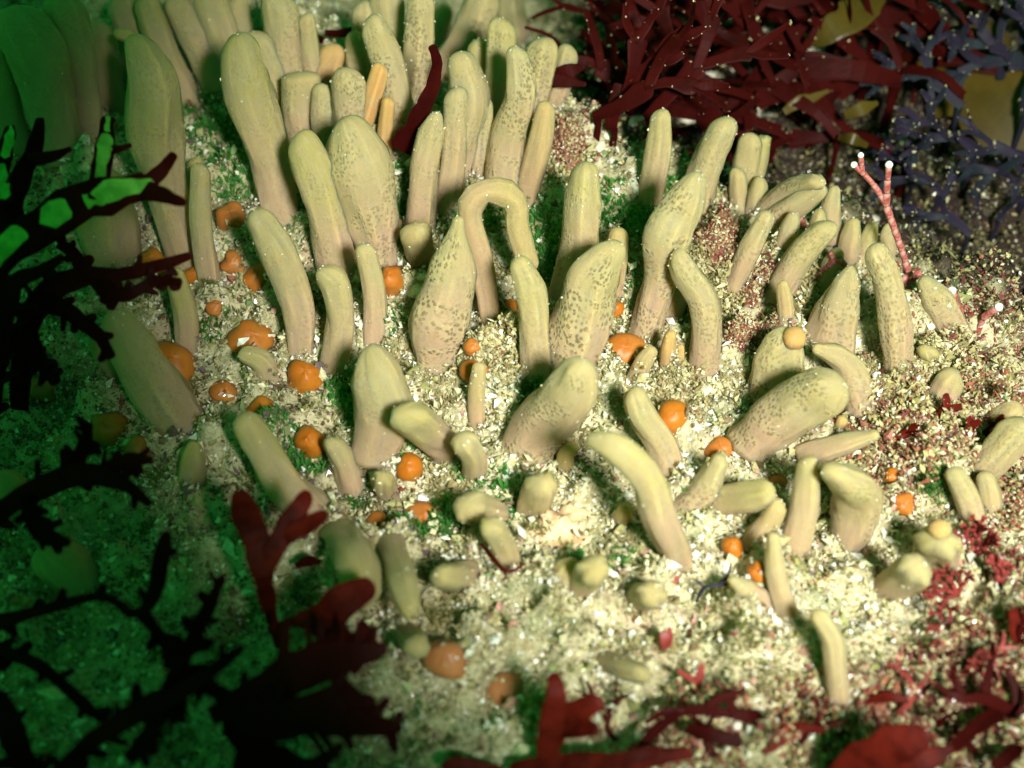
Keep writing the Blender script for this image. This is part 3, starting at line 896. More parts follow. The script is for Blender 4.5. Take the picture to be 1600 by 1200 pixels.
S('dim rounded sponge beyond the weed stems in deepest shade', [(30, 800, 60), (14, 770, 70), (-8, 740, 60)], GL, .1)
S('small apricot finger on grit between tall sponges', [(1042, 568, 22), (1045, 545, 24), (1048, 516, 18)], GM, 0, .6)
S('small yellow finger leaning beside the apricot one', [(998, 584, 26), (1008, 565, 28), (1022, 542, 20)], GM, .05, .15)
S('tiny orange-yellow peg beside the apricot finger', [(1062, 572, 16), (1062, 555, 16), (1063, 538, 12)], GM, 0, .7)
S('pale buried sponge top in crumbly grit near the winding sponge', [(1472, 620, 44), (1482, 600, 46), (1496, 582, 36)], GR, .1, h=.5)
S('short bump sponge near the kinked sponge', [(968, 815, 26), (974, 803, 26), (980, 790, 20)], GF, .0, .3, hs=[0, .35, .6])
S('low sponge bump by the oval sponge near coralline', [(1462, 545, 34), (1452, 552, 36), (1446, 545, 30)], GR, .1, hs=[0, .3, .6])


# ------------------------------------------------------------------ sea squirts
def squirt(label, px, py, dia, tall=0.62, tint=0.0, hole=True, sx=1.0, group='orange sea squirts on the rock', up=.5):
    b = ground(px, py + dia * 0.3)
    dep = depth(b)
    r = dia * .5 * dep / FPX
    ax = (Vector((0, 0, 1)) * up + (CAM - b).normalized() * (1 - up) + Vector((random.uniform(-.2, .2), 0, 0))).normalized()
    sd = ax.cross((CAM - b).normalized())
    sd = Vector((1, 0, 0)) if sd.length < 1e-3 else sd
    b = b - ax * (r * random.uniform(.25, .6))
    sx *= random.uniform(.9, 1.2)
    H = 2 * r * tall * random.uniform(.9, 1.1) + r * .2
    prof = [(-0.3, .88), (0.0, .98), (.2, 1.04), (.42, 1.02), (.62, .95), (.78, .83), (.9, .64), (.97, .42), (1.0, .20)]
    prof += [(.96, .10), (.88, .07), (.8, .05)] if hole else [(1.01, .1), (1.01, .03)]
    side = Vector((1, 0, 0)); side = (side - ax * side.dot(ax)).normalized(); nor = ax.cross(side)
    ns = 20
    v = []
    sd_ = random.uniform(0, 50)
    for z, q in prof:
        for k in range(ns):
            a = 2 * math.pi * k / ns
            c, s = math.cos(a), math.sin(a)
            w = 1 + (0.6 * (float(vnoise(1.1 * c + sd_, 1.1 * s + z * 1.4 + sd_)) - .5) + .05 * (float(vnoise(3.5 * c + sd_, 3.5 * s + z * 5 + sd_)) - .5)) * (1 if q > .3 else .3)
            v.append(b + ax * (z * H * (1 + .12 * (float(vnoise(1.2 * c + sd_ + 7, 1.2 * s + sd_)) - .5))) + side * (r * q * w * c * sx) + nor * (r * q * w * s))
    f = []
    for i in range(len(prof) - 1):
        for k in range(ns):
            f.append((i * ns + k, i * ns + (k + 1) % ns, (i + 1) * ns + (k + 1) % ns, (i + 1) * ns + k))
    f.append(tuple(range(ns))[::-1]); f.append(tuple((len(prof) - 1) * ns + k for k in range(ns)))
    root = empty('sea_squirt', b)
    o = link_mesh('body', v, f, M['squirt'], b, root)
    o['tint'] = float(min(1, tint + random.uniform(0, .4)))
    for _ in range(40):
        a = random.uniform(0, 6.283); q = r * random.uniform(.95, 1.3)
        x, y = b.x + q * math.cos(a), b.y + q * math.sin(a)
        FOOT.append((x, y, hgt(x, y) + random.uniform(0, .16)))
    if hole:
        tip = b + ax * (H * .985)
        vv, ff = [], []
        for j in range(6):
            an = 2 * math.pi * j / 6
            for k in range(14):
                a = 2 * math.pi * k / 14
                R = r * (.10 + .035 * math.cos(an))
                vv.append(tip + side * (R * math.cos(a) * sx) + nor * (R * math.sin(a)) + ax * (r * .035 * math.sin(an)))
        for j in range(6):
            for k in range(14):
                ff.append((j * 14 + k, j * 14 + (k + 1) % 14, ((j + 1) % 6) * 14 + (k + 1) % 14, ((j + 1) % 6) * 14 + k))
        link_mesh('siphon', vv, ff, M['siphon'], tip, root)
    tag(root, label, 'sea squirt', group)
    return root


Q = squirt
Q('largest bright orange sea squirt above the pale arched stub', 394, 512, 62, hole=False)
Q('large orange sea squirt behind the stout shaded sponge', 270, 548, 62, hole=False)
Q('round orange squirt with a dark siphon below the arched stub', 350, 600, 40, up=.1)
Q('orange squirt with red foot beside the dark siphon squirt', 407, 628, 42, hole=False)
Q('square-looking bright orange squirt above green turf', 483, 682, 44, 1.0, hole=False)
Q('dull orange squirt under the lying round-ended sponge', 641, 720, 42, hole=False)
Q('round orange squirt rimmed with green turf', 663, 792, 50, up=.15, hole=False)
Q('round orange squirt with a clear dark central siphon', 590, 806, 44, up=.1)
Q('slanting smooth orange lump at the foot of the short smooth sponge', 474, 578, 50, .9, hole=False, sx=1.2)
Q('deep orange lump behind the slim straight sponge', 612, 430, 44, 1.0, hole=False)
Q('brownish orange lump behind the raised-tip sponge, larger of two', 402, 418, 48, hole=False, tint=.2)
Q('brownish orange lump behind the raised-tip sponge, smaller of two', 366, 400, 36, hole=False, tint=.2)
Q('amber lump beside the shaded foot of the long blunt sponge', 364, 328, 44, hole=False, tint=.25)
Q('small amber lump on the grit beside slim sponges', 338, 472, 28, hole=False, tint=.1)
Q('dim orange lump in green shade below the stout sponge', 168, 655, 50, hole=False)
Q('dim brown lump in green shade beside the conical sponge', 215, 692, 46, hole=False, tint=.3)
Q('orange lump hidden behind the smooth joined sponge', 798, 476, 30, hole=False)
Q('small rust lump above the tiny finger', 738, 535, 26, hole=False, tint=.2)
Q('orange squirt right behind the tiny finger', 744, 572, 38, hole=False, tint=.1)
Q('wide smooth orange lump beside the club-shaped sponge', 972, 536, 54, .7, hole=False, sx=1.15)
Q('sliver of orange lump behind the club-shaped sponge', 962, 480, 26, 1.2, hole=False)
Q('scalloped orange squirt half buried in grit', 1046, 638, 50, .6, hole=False)
Q('orange lump behind the leaning tapered sponge', 1124, 690, 36, hole=False)
Q('flat round orange squirt beside the pear-shaped sponge', 1409, 776, 40, .6, hole=False, up=.2)
Q('small orange dot of a squirt near the flat round one', 1395, 736, 24, hole=False)
Q('ringed orange squirt beside the thin upright finger', 1183, 884, 32, .9, up=.1)
Q('tomato red squirt with side siphon on bright grit', 1147, 848, 36, 1.1, hole=False)
Q('dull brick-red translucent squirt on pale grit', 700, 1008, 66, .6, tint=.7, up=.2, hole=False)
Q('faded pinkish squirt sunk into pale grit', 790, 1070, 66, .5, tint=1.0, up=.2, hole=False)
Q('orange lump at the foot of the leaf-shaped sponge behind weed', 238, 400, 36, hole=False)
Q('narrow orange lump beside the red weed tip and slim sponge', 302, 428, 28, 1.2, hole=False)
Q('small orange bump in dark green shade by weed', 60, 600, 40, hole=False, tint=.3)
Q('brown lump in the shadow under the short fat sponge', 1216, 748, 26, hole=False, tint=.3)


# ------------------------------------------------------------------ seaweeds
def px_ribbon(pts, thick=0.014, ref=None, nring=20, z0=None, twist=0.0, blunt=.7):
    """pts: (px, py, width px, height cm above local bed level)"""
    base = ground(pts[0][0], pts[0][1]).z if z0 is None else z0
    P = [at_z(p[0], p[1], base + p[3]) for p in pts]
    W = [p[2] * .5 * depth(q) / FPX for p, q in zip(pts, P)]
    n = ref or ((CAM - P[len(P) // 2]).normalized() + Vector((random.uniform(-.25, .25), random.uniform(-.15, .15), random.uniform(-.1, .3)))).normalized()
    v, f, _, _ = tube(P, W, [min(thick, w * .5) for w in W], nring, 10, n, 0.0, seed=random.uniform(0, 90), twist=twist, blunt=blunt, flatp=True, jag=.20, face=True)
    return v, f, P, W, n


def weed(name, label, cat, strips, mat, group=None, z0=None, sheen=None, thick=.014, partname='frond', teeth=False):
    """strips: list of (pts) ; every strip is a frond of one plant"""
    p0 = strips[0][0]
    base = ground(p0[0], p0[1]).z if z0 is None else z0
    org = at_z(p0[0], p0[1], base + p0[3])
    root = empty(name, org)
    for si, st in enumerate(strips):
        v, f, P, W, n = px_ribbon(st, thick, None, 26, base)
        if teeth:
            m = Mesh(); m.add(v, f)
            pp, ww = catmull(P, W, 40)
            for k in range(6, 38, 3):
                if random.random() < .35: continue
                tn = (pp[k + 1] - pp[k - 1]).normalized()
                sd = tn.cross(n).normalized() * random.choice((-1, 1))
                ln = ww[k] * random.uniform(.9, 2.0) + .05
                a0 = pp[k] + sd * ww[k] * .5
                e = a0 + (sd * 1.0 + tn * random.uniform(.2, .9)).normalized() * ln
                tw = random.uniform(.035, .075)
                vv, ff, _, _ = tube([a0, (a0 + e) * .5 + n * .01, e], [tw * 1.3, tw, tw * .7], [thick * .8] * 3, 10, 8, n, seed=random.uniform(0, 90), blunt=.7, flatp=True, jag=.25, face=True)
                m.add(vv, ff)
            v, f = m.v, m.f
        fr = link_mesh(partname, v, f, mat, P[0], root, False)
        fr['_o'] = list(Vector(P[0]) * U)
        if sheen and si in sheen:  # raised green strips paint the water light's sheen along the blade
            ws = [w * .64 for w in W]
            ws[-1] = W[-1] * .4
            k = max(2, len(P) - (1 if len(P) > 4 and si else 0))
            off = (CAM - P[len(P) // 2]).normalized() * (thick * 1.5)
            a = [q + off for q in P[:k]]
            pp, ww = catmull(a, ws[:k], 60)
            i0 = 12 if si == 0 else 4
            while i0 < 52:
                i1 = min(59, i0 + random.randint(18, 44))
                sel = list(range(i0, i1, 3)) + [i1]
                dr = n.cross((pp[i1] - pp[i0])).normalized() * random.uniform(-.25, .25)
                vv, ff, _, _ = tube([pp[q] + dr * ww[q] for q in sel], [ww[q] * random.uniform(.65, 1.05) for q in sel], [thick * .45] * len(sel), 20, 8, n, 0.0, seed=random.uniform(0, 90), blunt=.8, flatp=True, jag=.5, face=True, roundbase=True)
                link_mesh('sheen_strip', vv, ff, M['sheen_strip'], pp[i0], fr, False)
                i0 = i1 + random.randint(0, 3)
    tag(root, label, cat, group)
    return root


# big dark frond with green sheen painted on as strips, standing in the shade between camera and sponges
weed('red_seaweed', 'dark maroon branched seaweed with painted green sheen strips standing before the sponges', 'seaweed', [
    [(-70, 600, 33, .2), (-60, 500, 46, 2.2), (-20, 420, 55, 3.2), (30, 374, 63, 3.6), (75, 342, 55, 3.8), (120, 318, 64, 3.9), (168, 302, 58, 4.1), (214, 296, 54, 4.2), (240, 284, 36, 4.3)],
    [(226, 292, 26, 4.2), (246, 274, 22, 4.25), (262, 256, 18, 4.3), (274, 240, 15, 4.3)],
    [(222, 296, 29, 4.2), (250, 304, 25, 4.3), (272, 312, 21, 4.4), (292, 318, 13, 4.4)],
    [(152, 312, 26, 4.0), (158, 270, 30, 4.1), (164, 226, 29, 4.2), (170, 182, 24, 4.2)],
    [(168, 236, 15, 4.1), (188, 232, 12, 4.2), (206, 226, 8, 4.2)],
    [(30, 380, 40, 3.5), (20, 320, 36, 3.7), (34, 272, 32, 3.9), (52, 238, 26, 4.0), (60, 200, 17, 4.1), (62, 184, 12, 4.1)],
    [(44, 250, 20, 4.0), (80, 244, 16, 4.1), (112, 232, 8, 4.1)],
    [(10, 320, 26, 3.8), (4, 260, 26, 3.9), (14, 214, 22, 4.0), (16, 196, 13, 4.0)],
], M['redweed'], 'dark branched seaweed in the shade', z0=-.2, sheen=(0, 3, 8, 7))
weed('red_seaweed', 'dark maroon seaweed with forked tips pointing at the slim yellowish sponge', 'seaweed', [
    [(30, 640, 26, .2), (40, 520, 39, 1.8), (76, 455, 41, 2.6), (140, 432, 30, 3.0), (200, 428, 23, 3.2), (258, 412, 18, 3.3), (300, 398, 12, 3.4)],
    [(150, 436, 26, 3.0), (190, 462, 21, 3.1), (240, 440, 18, 3.2), (285, 440, 13, 3.3)],
    [(60, 470, 32, 2.4), (110, 490, 26, 2.5), (150, 520, 21, 2.6), (176, 560, 15, 2.6)],
    [(40, 510, 30, 2.0), (60, 560, 25, 2.0), (90, 600, 20, 2.0)],
    [(130, 440, 21, 3.0), (120, 400, 20, 3.1), (90, 380, 16, 3.1)],
], M['redweed'], 'dark branched seaweed in the shade', z0=-.2, teeth=True)
weed('red_seaweed', 'darkest maroon frond mass overlapping at the shaded rim', 'seaweed', [
    [(-30, 720, 40, .2), (-20, 600, 46, 1.6), (0, 500, 46, 2.6), (24, 440, 33, 3.0), (70, 420, 20, 3.2), (100, 400, 11, 3.3)],
    [(-30, 460, 40, 2.8), (-6, 380, 33, 3.2), (-4, 320, 26, 3.4)],
], M['redweed'], 'dark branched seaweed in the shade', z0=-.2, teeth=True)
# lower, dark stems and forked blades partly lit
weed('red_seaweed', 'black-looking weed stem winding through the green shade', 'seaweed', [
    [(-40, 985, 30, 1.0), (60, 955, 18, 1.6), (160, 932, 14, 1.9), (212, 962, 18, 2.0), (240, 935, 24, 2.1), (252, 870, 26, 2.3), (262, 830, 16, 2.4)],
    [(222, 958, 20, 2.0), (262, 1010, 22, 2.0), (300, 1060, 24, 1.9), (360, 1090, 26, 1.9)],
    [(300, 1062, 26, 1.9), (250, 1120, 24, 1.9), (200, 1190, 26, 1.7)],
    [(-30, 1010, 26, 1.0), (60, 1040, 22, 1.5), (130, 1100, 20, 1.6), (170, 1130, 12, 1.6)],
], M['redweed'], 'dark branched seaweed in the shade', z0=-.2, teeth=True)
weed('red_seaweed', 'dark ragged weed canopy over the deepest green shade', 'seaweed', [
    [(60, 1240, 26, .4), (120, 1180, 30, 1.4), (200, 1120, 34, 1.9), (280, 1080, 30, 2.1), (340, 1040, 22, 2.2), (380, 1010, 12, 2.2)],
    [(260, 1090, 24, 2.0), (290, 1020, 26, 2.2), (320, 960, 24, 2.3), (350, 900, 14, 2.4)],
    [(60, 1230, 36, .5), (20, 1150, 40, 1.4), (-10, 1080, 36, 1.6)],
], M['redweed'], 'dark branched seaweed in the shade', z0=-.2, teeth=True)
weed('red_seaweed', 'dark forked frond leaning over the dim sponges in green shade', 'seaweed', [
    [(-60, 860, 30, .4), (0, 800, 34, 1.5), (70, 760, 40, 1.9), (140, 740, 34, 2.1), (200, 760, 22, 2.2), (236, 790, 12, 2.2)],
    [(100, 750, 30, 2.0), (130, 700, 26, 2.1), (140, 660, 14, 2.2)],
    [(150, 745, 28, 2.1), (200, 720, 24, 2.2), (240, 720, 12, 2.2)],
    [(40, 775, 30, 1.8), (60, 830, 28, 1.9), (110, 850, 14, 1.9)],
], M['redweed'], 'dark branched seaweed in the shade', z0=-.2, teeth=True)
weed('red_seaweed', 'red forked seaweed blade with two spread lobes half in light', 'seaweed', [
    [(436, 1010, 14, .6), (424, 960, 20, 1.4), (414, 915, 30, 2.0), (410, 872, 44, 2.3), (396, 830, 46, 2.5), (382, 794, 44, 2.6), (374, 766, 26, 2.6)],
    [(410, 890, 40, 2.2), (432, 850, 36, 2.4), (456, 815, 38, 2.5), (474, 782, 28, 2.6), (480, 766, 14, 2.6)],
    [(444, 836, 30, 2.45), (472, 824, 28, 2.5), (496, 810, 24, 2.6), (510, 800, 16, 2.6)],
], M['brightred'], 'red forked blades at the edge of the light', z0=-.2)
weed('red_seaweed', 'red blade with blunt square tip over the hanging sponges', 'seaweed', [
    [(420, 985, 12, .8), (452, 972, 14, 1.5), (492, 966, 40, 1.9), (524, 950, 56, 2.1), (556, 930, 48, 2.2), (586, 914, 40, 2.3)],
    [(484, 968, 34, 1.9), (510, 984, 44, 2.0), (534, 994, 34, 2.1), (548, 1000, 18, 2.1)],
], M['brightred'], 'red forked blades at the edge of the light', z0=-.2)
weed('red_seaweed', 'broad dusky purple-red weed fan at the edge of the shade', 'seaweed', [
    [(330, 1120, 30, 1.5), (390, 1085, 44, 1.8), (440, 1060, 66, 2.0), (500, 1035, 72, 2.2), (556, 1022, 46, 2.3), (606, 1012, 20, 2.3)],
    [(480, 1046, 50, 2.1), (520, 1012, 46, 2.2), (560, 1002, 34, 2.3), (580, 990, 16, 2.3)],
    [(350, 1120, 40, 1.6), (420, 1128, 60, 1.8), (490, 1112, 66, 2.0), (548, 1108, 58, 2.0), (588, 1096, 26, 2.0)],
    [(500, 1120, 50, 1.9), (560, 1128, 50, 2.0), (600, 1136, 34, 2.0), (630, 1138, 14, 2.0)],
    [(360, 1130, 40, 1.6), (400, 1170, 60, 1.7), (450, 1210, 70, 1.8), (520, 1230, 60, 1.9)],
], M['redweed'], 'red forked blades at the edge of the light', z0=-.2, teeth=True)
weed('red_seaweed', 'small dull red leaf lying behind the hanging sponges', 'seaweed', [
    [(462, 884, 12, .5), (484, 876, 18, .7), (502, 878, 8, .8)],
], M['redweed'], 'red forked blades at the edge of the light')
weed('red_seaweed', 'deep red upright blade with cleft top on pale grit', 'seaweed', [
    [(846, 1230, 40, .6), (856, 1180, 36, 1.1), (864, 1130, 42, 1.5), (870, 1090, 36, 1.8), (866, 1064, 26, 1.9), (864, 1050, 12, 1.9)],
    [(862, 1160, 30, 1.2), (888, 1122, 40, 1.6), (910, 1108, 44, 1.8), (934, 1098, 30, 1.9), (944, 1094, 12, 1.9)],
    [(880, 1140, 26, 1.4), (904, 1136, 34, 1.6), (926, 1140, 24, 1.7), (936, 1146, 10, 1.7)],
], M['brightred'], 'red weed blades along the near grit', z0=-.1)
weed('red_seaweed', 'red weed lying flat beneath the cleft blade', 'seaweed', [
    [(800, 1215, 40, .8), (880, 1196, 40, 1.1), (980, 1192, 34, 1.2), (1080, 1176, 22, 1.3)],
    [(900, 1200, 30, 1.1), (1000, 1180, 22, 1.3), (1070, 1170, 10, 1.15)],
    [(780, 1216, 40, .7), (730, 1200, 40, .8), (690, 1196, 22, .9)],
], M['brightred'], 'red weed blades along the near grit', z0=-.1)
weed('red_seaweed', 'thin maroon many-forked weed spread over grit', 'seaweed', [
    [(1230, 1130, 26, .4), (1180, 1122, 20, .8), (1120, 1112, 14, .9), (1062, 1112, 16, 1.0), (1020, 1148, 18, 1.0), (996, 1172, 10, 1.0)],
    [(1068, 1112, 14, 1.0), (1040, 1112, 12, 1.0), (1008, 1130, 8, 1.0), (1056, 1094, 6, 1.1)][:3],
    [(1100, 1112, 18, .9), (1124, 1092, 18, 1.0), (1166, 1078, 8, 1.1)],
    [(1072, 1138, 20, .9), (1110, 1148, 26, 1.0), (1160, 1160, 20, 1.0)],
    [(1150, 1116, 14, .9), (1140, 1096, 12, 1.0), (1152, 1090, 6, 1.0)],
], M['redweed'], 'red weed blades along the near grit', z0=-.1)
weed('red_seaweed', 'small rosy forked weed on grit near the low cone sponge', 'seaweed', [
    [(1084, 1084, 8, .2), (1092, 1062, 14, .5), (1098, 1036, 8, .7)],
    [(1090, 1066, 12, .45), (1072, 1056, 10, .6), (1058, 1048, 6, .7)],
], M['feather'], 'small rosy weeds on the grit')
weed('red_seaweed', 'tiny rose-red leaf pair on pale grit', 'seaweed', [
    [(1042, 1012, 18, .2), (1040, 1002, 20, .4), (1036, 985, 14, .5)],
    [(1042, 1010, 12, .25), (1046, 995, 12, .4), (1046, 980, 6, .5)],
], M['feather'], 'small rosy weeds on the grit')
weed('red_seaweed', 'broad bright red blade blurred in front of dark weed litter', 'seaweed', [
    [(1300, 1250, 60, .6), (1350, 1200, 72, 1.2), (1400, 1165, 64, 1.6), (1452, 1148, 30, 1.8)],
    [(1380, 1200, 50, 1.3), (1440, 1190, 40, 1.5), (1490, 1168, 14, 1.6)],
], M['brightred'], 'red weed blades along the near grit', z0=-.1)
weed('red_seaweed', 'reddish weed strip running along the grit edge', 'seaweed', [
    [(1190, 1136, 14, .4), (1240, 1138, 18, .6), (1290, 1140, 10, .7)],
    [(1350, 1096, 10, .4), (1390, 1088, 18, .6), (1420, 1096, 10, .6)],
], M['brightred'], 'red weed blades along the near grit', z0=-.1)
weed('red_seaweed', 'rosy blade leaning in beside the rosy branched weed', 'seaweed', [
    [(1630, 1010, 40, .6), (1600, 985, 44, .9), (1584, 950, 26, 1.1)],
], M['brightred'], None, z0=-.1)
weed('red_seaweed', 'dark red straggling weed over brown litter', 'seaweed', [
    [(1600, 1130, 26, .5), (1550, 1095, 22, .8), (1500, 1090, 14, .9), (1460, 1070, 8, .9)],
    [(1540, 1092, 18, .8), (1545, 1050, 14, .9), (1552, 1005, 8, 1.0)],
    [(1590, 1125, 22, .6), (1590, 1080, 18, .8), (1575, 1050, 10, .9)],
    [(1510, 1092, 14, .85), (1490, 1062, 12, .9), (1488, 1040, 7, .9)],
    [(1560, 1110, 26, .7), (1510, 1150, 24, .9), (1470, 1180, 14, .9)],
    [(1600, 1150, 26, .6), (1580, 1180, 24, .8), (1550, 1200, 20, .8)],
], M['redweed'], 'red weed blades along the near grit', z0=-.1)
# straps threaded between the back sponges
weed('red_seaweed', 'dark red strap slanting between the ribbed sponges', 'seaweed', [
    [(628, 236, 42, .6), (652, 190, 34, 1.3), (672, 140, 22, 1.9), (684, 100, 16, 2.4), (674, 70, 12, 2.8)],
], M['redweed'], 'red straps among the back sponges')
weed('red_seaweed', 'dark red band crossing behind the tallest ribbed sponge', 'seaweed', [
    [(700, 128, 12, 1.2), (760, 130, 14, 1.3), (810, 132, 12, 1.15)],
    [(812, 130, 18, 1.4), (860, 122, 22, 1.5), (888, 112, 24, 1.5), (914, 104, 8, 1.6)],
    [(860, 124, 20, 1.5), (888, 128, 18, 1.5), (916, 132, 8, 1.5)],
    [(745, 195, 30, .6), (765, 185, 30, .8), (790, 170, 10, .9)],
], M['redweed'], 'red straps among the back sponges', z0=-.4)
weed('red_seaweed', 'short dark red strap near the apricot stub', 'seaweed', [
    [(460, 62, 12, .4), (486, 58, 14, .6), (506, 64, 10, .7)],
    [(508, 52, 10, .7), (535, 52, 14, .8), (556, 44, 10, .9)],
], M['redweed'], 'red straps among the back sponges')
weed('red_seaweed', 'fine dark red thread forked against the sausage-shaped sponge', 'seaweed', [
    [(752, 850, 6, .2), (770, 872, 6, .4), (788, 892, 7, .5), (806, 890, 5, .5), (820, 880, 3, .5)],
    [(788, 892, 5, .5), (790, 902, 4, .5), (786, 908, 3, .4)],
], M['brightred'], None, thick=.02)
weed('dark_seaweed', 'fine dark forked threads lying on bright grit beside low pale cone', 'seaweed', [
    [(1088, 940, 5, .1), (1100, 918, 6, .35), (1122, 914, 5, .4), (1150, 912, 4, .4)],
    [(1122, 914, 4, .4), (1136, 900, 4, .5), (1142, 880, 3, .5)],
    [(1100, 918, 4, .35), (1090, 908, 4, .4), (1085, 905, 3, .4)],
], M['purpleweed'], None, thick=.02)


WSPEC = []


# --- the tangle of strap weed behind: every plant grows by forking
def forked(name, label, cat, mat, px, py, lift, heading, length, width, levels, group, tilt=.25, spread=.42, ref=None, thick=.008, fingers=False):
    base = ground(px, py)
    org = base + Vector((0, 0, lift))
    root = empty(name, base)
    hue = random.random()

    def grow(p, d, w, lev):
        L = length * random.uniform(.7, 1.25) * (.85 ** (levels - lev))
        d = d.normalized()
        mid = p + d * L * .5 + Vector((random.uniform(-.12, .12), random.uniform(-.12, .12), random.uniform(-.06, .14))) * L
        end = p + d * L + Vector((random.uniform(-.1, .1), random.uniform(-.1, .1), random.uniform(-.1, .12))) * L
        last = lev == 0
        n = (ref or ((CAM - p).normalized() * .6 + Vector((random.uniform(-.7, .7), random.uniform(-.4, .2), random.uniform(.2, .9))))).normalized()
        v, f, _, _ = tube([p - d * w * .5, mid, end + d * w * .4], [w * .7, w * .85, w * (.6 if last else 1.35)], [min(thick, w * .5)] * 3, 14, 8, n, seed=random.uniform(0, 90), twist=random.uniform(-.9, .9), blunt=.5, flatp=True, jag=.18)
        fr = link_mesh('frond', v, f, mat, p, root, False)
        for q in random.choices(v, k=5):
            WSPEC.append(q)
        if not last:
            e = (end - mid).normalized()
            nn = (CAM - end).normalized()
            for s in ((-1, 0, 1) if fingers and lev == 1 else (-1, 1)):
                if lev < levels - 1 and random.random() < .12: continue
                dd = Matrix.Rotation((s or random.uniform(-.2, .2)) * spread * random.uniform(.6, 1.4), 3, nn) @ e
                dd += Vector((random.uniform(-.15, .15), random.uniform(-.15, .15), random.uniform(-.2, .2)))
                if end.z + dd.z * L < hgt(end.x, end.y) + .1: dd.z = abs(dd.z) + .1
                grow(end, dd, w * .82, lev - 1)

    v, f, _, _ = tube([base - Vector((0, 0, .15)), (base + org) * .5 + Vector((.05, .03, 0)), org], [width * .5, width * .35, width * .6], [min(thick * 1.5, width * .5)] * 3, 10, 6, None)
    link_mesh('stem', v, f, mat, base, root)
    v = []
    grow(org, heading, width, levels)
    tag(root, label, cat, group)
    return root


TL = 'dark red strap weed tangled behind the sponge ridge'
TG = 'tangle of dark red strap weed'
for (px, py, lift, hx, hy, hz, w) in (
        (1180, 150, 1.2, -1, .25, .15, .13), (1140, 210, .9, -1, -.1, .15, .14), (1230, 110, 1.4, -1, .5, .1, .12), (1270, 190, 1.6, -1, .1, .1, .14),
        (1300, 90, 1.6, -1, .3, .1, .13), (1340, 160, 1.9, -1, -.1, .2, .14), (1370, 230, 1.8, -1, .0, .1, .13), (1410, 60, 1.5, -1, .2, .2, .13),
        (1440, 150, 1.8, -1, .3, .1, .14), (1470, 240, 1.6, -.9, .5, .2, .13), (1200, 260, 1.0, -1, .35, .15, .12), (1290, 290, 1.3, -.8, .6, .2, .12),
        (1100, 130, .9, -1, .1, .1, .11), (1330, 20, 1.3, -1, -.3, .2, .14), (1500, 60, 1.6, -1, -.1, .2, .13),
        (1220, 50, 1.2, -.9, -.4, .1, .13), (1540, 190, 1.4, -1, .1, .2, .13), (1160, 290, .6, -.6, .6, .4, .11), (1400, 310, .9, -.9, .4, .3, .11),
        (1260, 240, 1.4, -1, -.2, .2, .13), (1420, -20, 1.2, -1, -.4, .2, .14), (1180, 80, 1.0, .9, -.2, .2, .12),
        (1360, 120, 1.7, .8, .4, .1, .12)):
    forked('red_seaweed', TL, 'seaweed', M['redweed'], px, py, lift, Vector((hx, hy, hz)), 1.5, w * random.uniform(.9, 2.0), 3, TG, spread=.5)
for (px, py, hx, hy) in ((1010, 215, .6, .2), (955, 230, .3, .7), (985, 130, .9, .1), (930, 215, .9, -.1)):
    forked('red_seaweed', 'red strap weed frond reaching over pale rubble beside the lone upright sponge', 'seaweed', M['redweed'], px, py, .5, Vector((hx, hy, .5)), 1.0, .16, 2, 'red fronds over the pale rubble')

for (px, py, k) in ((1400, 1120, 0), (1460, 1160, 1), (1520, 1180, 2), (1370, 1160, 3), (1250, 1170, 4), (1580, 1110, 5), (1500, 1060, 6), (1440, 1090, 7), (1590, 1010, 8), (1010, 1180, 9), (1120, 1190, 10), (960, 1160, 11), (1190, 1180, 12), (1550, 1150, 13)):
    forked('maroon_seaweed', 'small maroon forked tuft among the brown-red litter', 'seaweed', M['redweed'] if k % 3 else M['feather'], px, py, .12, Vector((random.uniform(-.8, .8), random.uniform(-.2, .8), .5)), .30, .05, 2, 'small maroon tufts', spread=.6)
for (px, py, k) in ((1510, 690, 0), (1540, 680, 1), (1400, 690, 2), (1580, 735, 3), (1470, 660, 4)):
    forked('maroon_seaweed', 'small crimson tuft in the reddish grit behind the pear-shaped sponge', 'seaweed', M['brightred'], px, py, .05, Vector((random.uniform(-.8, .8), random.uniform(-.2, .5), .5)), .25, .09, 1, 'small crimson tufts', spread=.6)
PL = 'dusky blue-purple forked weed above the dark litter'
PG = 'blue-purple forked weeds'
for (px, py, lift, hx, hy, hz, w, ln) in ((1530, 210, 1.6, .0, .8, .6, .11, 1.3), (1570, 260, 1.5, .2, .8, .5, .12, 1.3), (1470, 250, 1.5, -.6, .4, .3, .11, 1.0), (1500, 310, 1.3, -.8, .1, .4, .12, .9),
                                  (1590, 330, 1.2, -.9, .2, .4, .12, 1.0), (1450, 350, .9, -.7, .3, .3, .09, .8), (1560, 170, 1.8, -.3, .6, .6, .12, 1.2), (1590, 200, 1.6, -.7, -.2, .3, .14, 1.1),
                                  (1500, 400, .6, -.6, .4, .4, .08, .7), (1545, 380, .7, .5, .4, .5, .08, .7), (1410, 330, .9, -.3, .6, .5, .09, .7)):
    forked('purple_seaweed', PL, 'seaweed', M['purpleweed'], px, py, lift, Vector((hx, hy, hz)), ln * .66, w * 1.25, 3, PG, spread=.55, fingers=True)

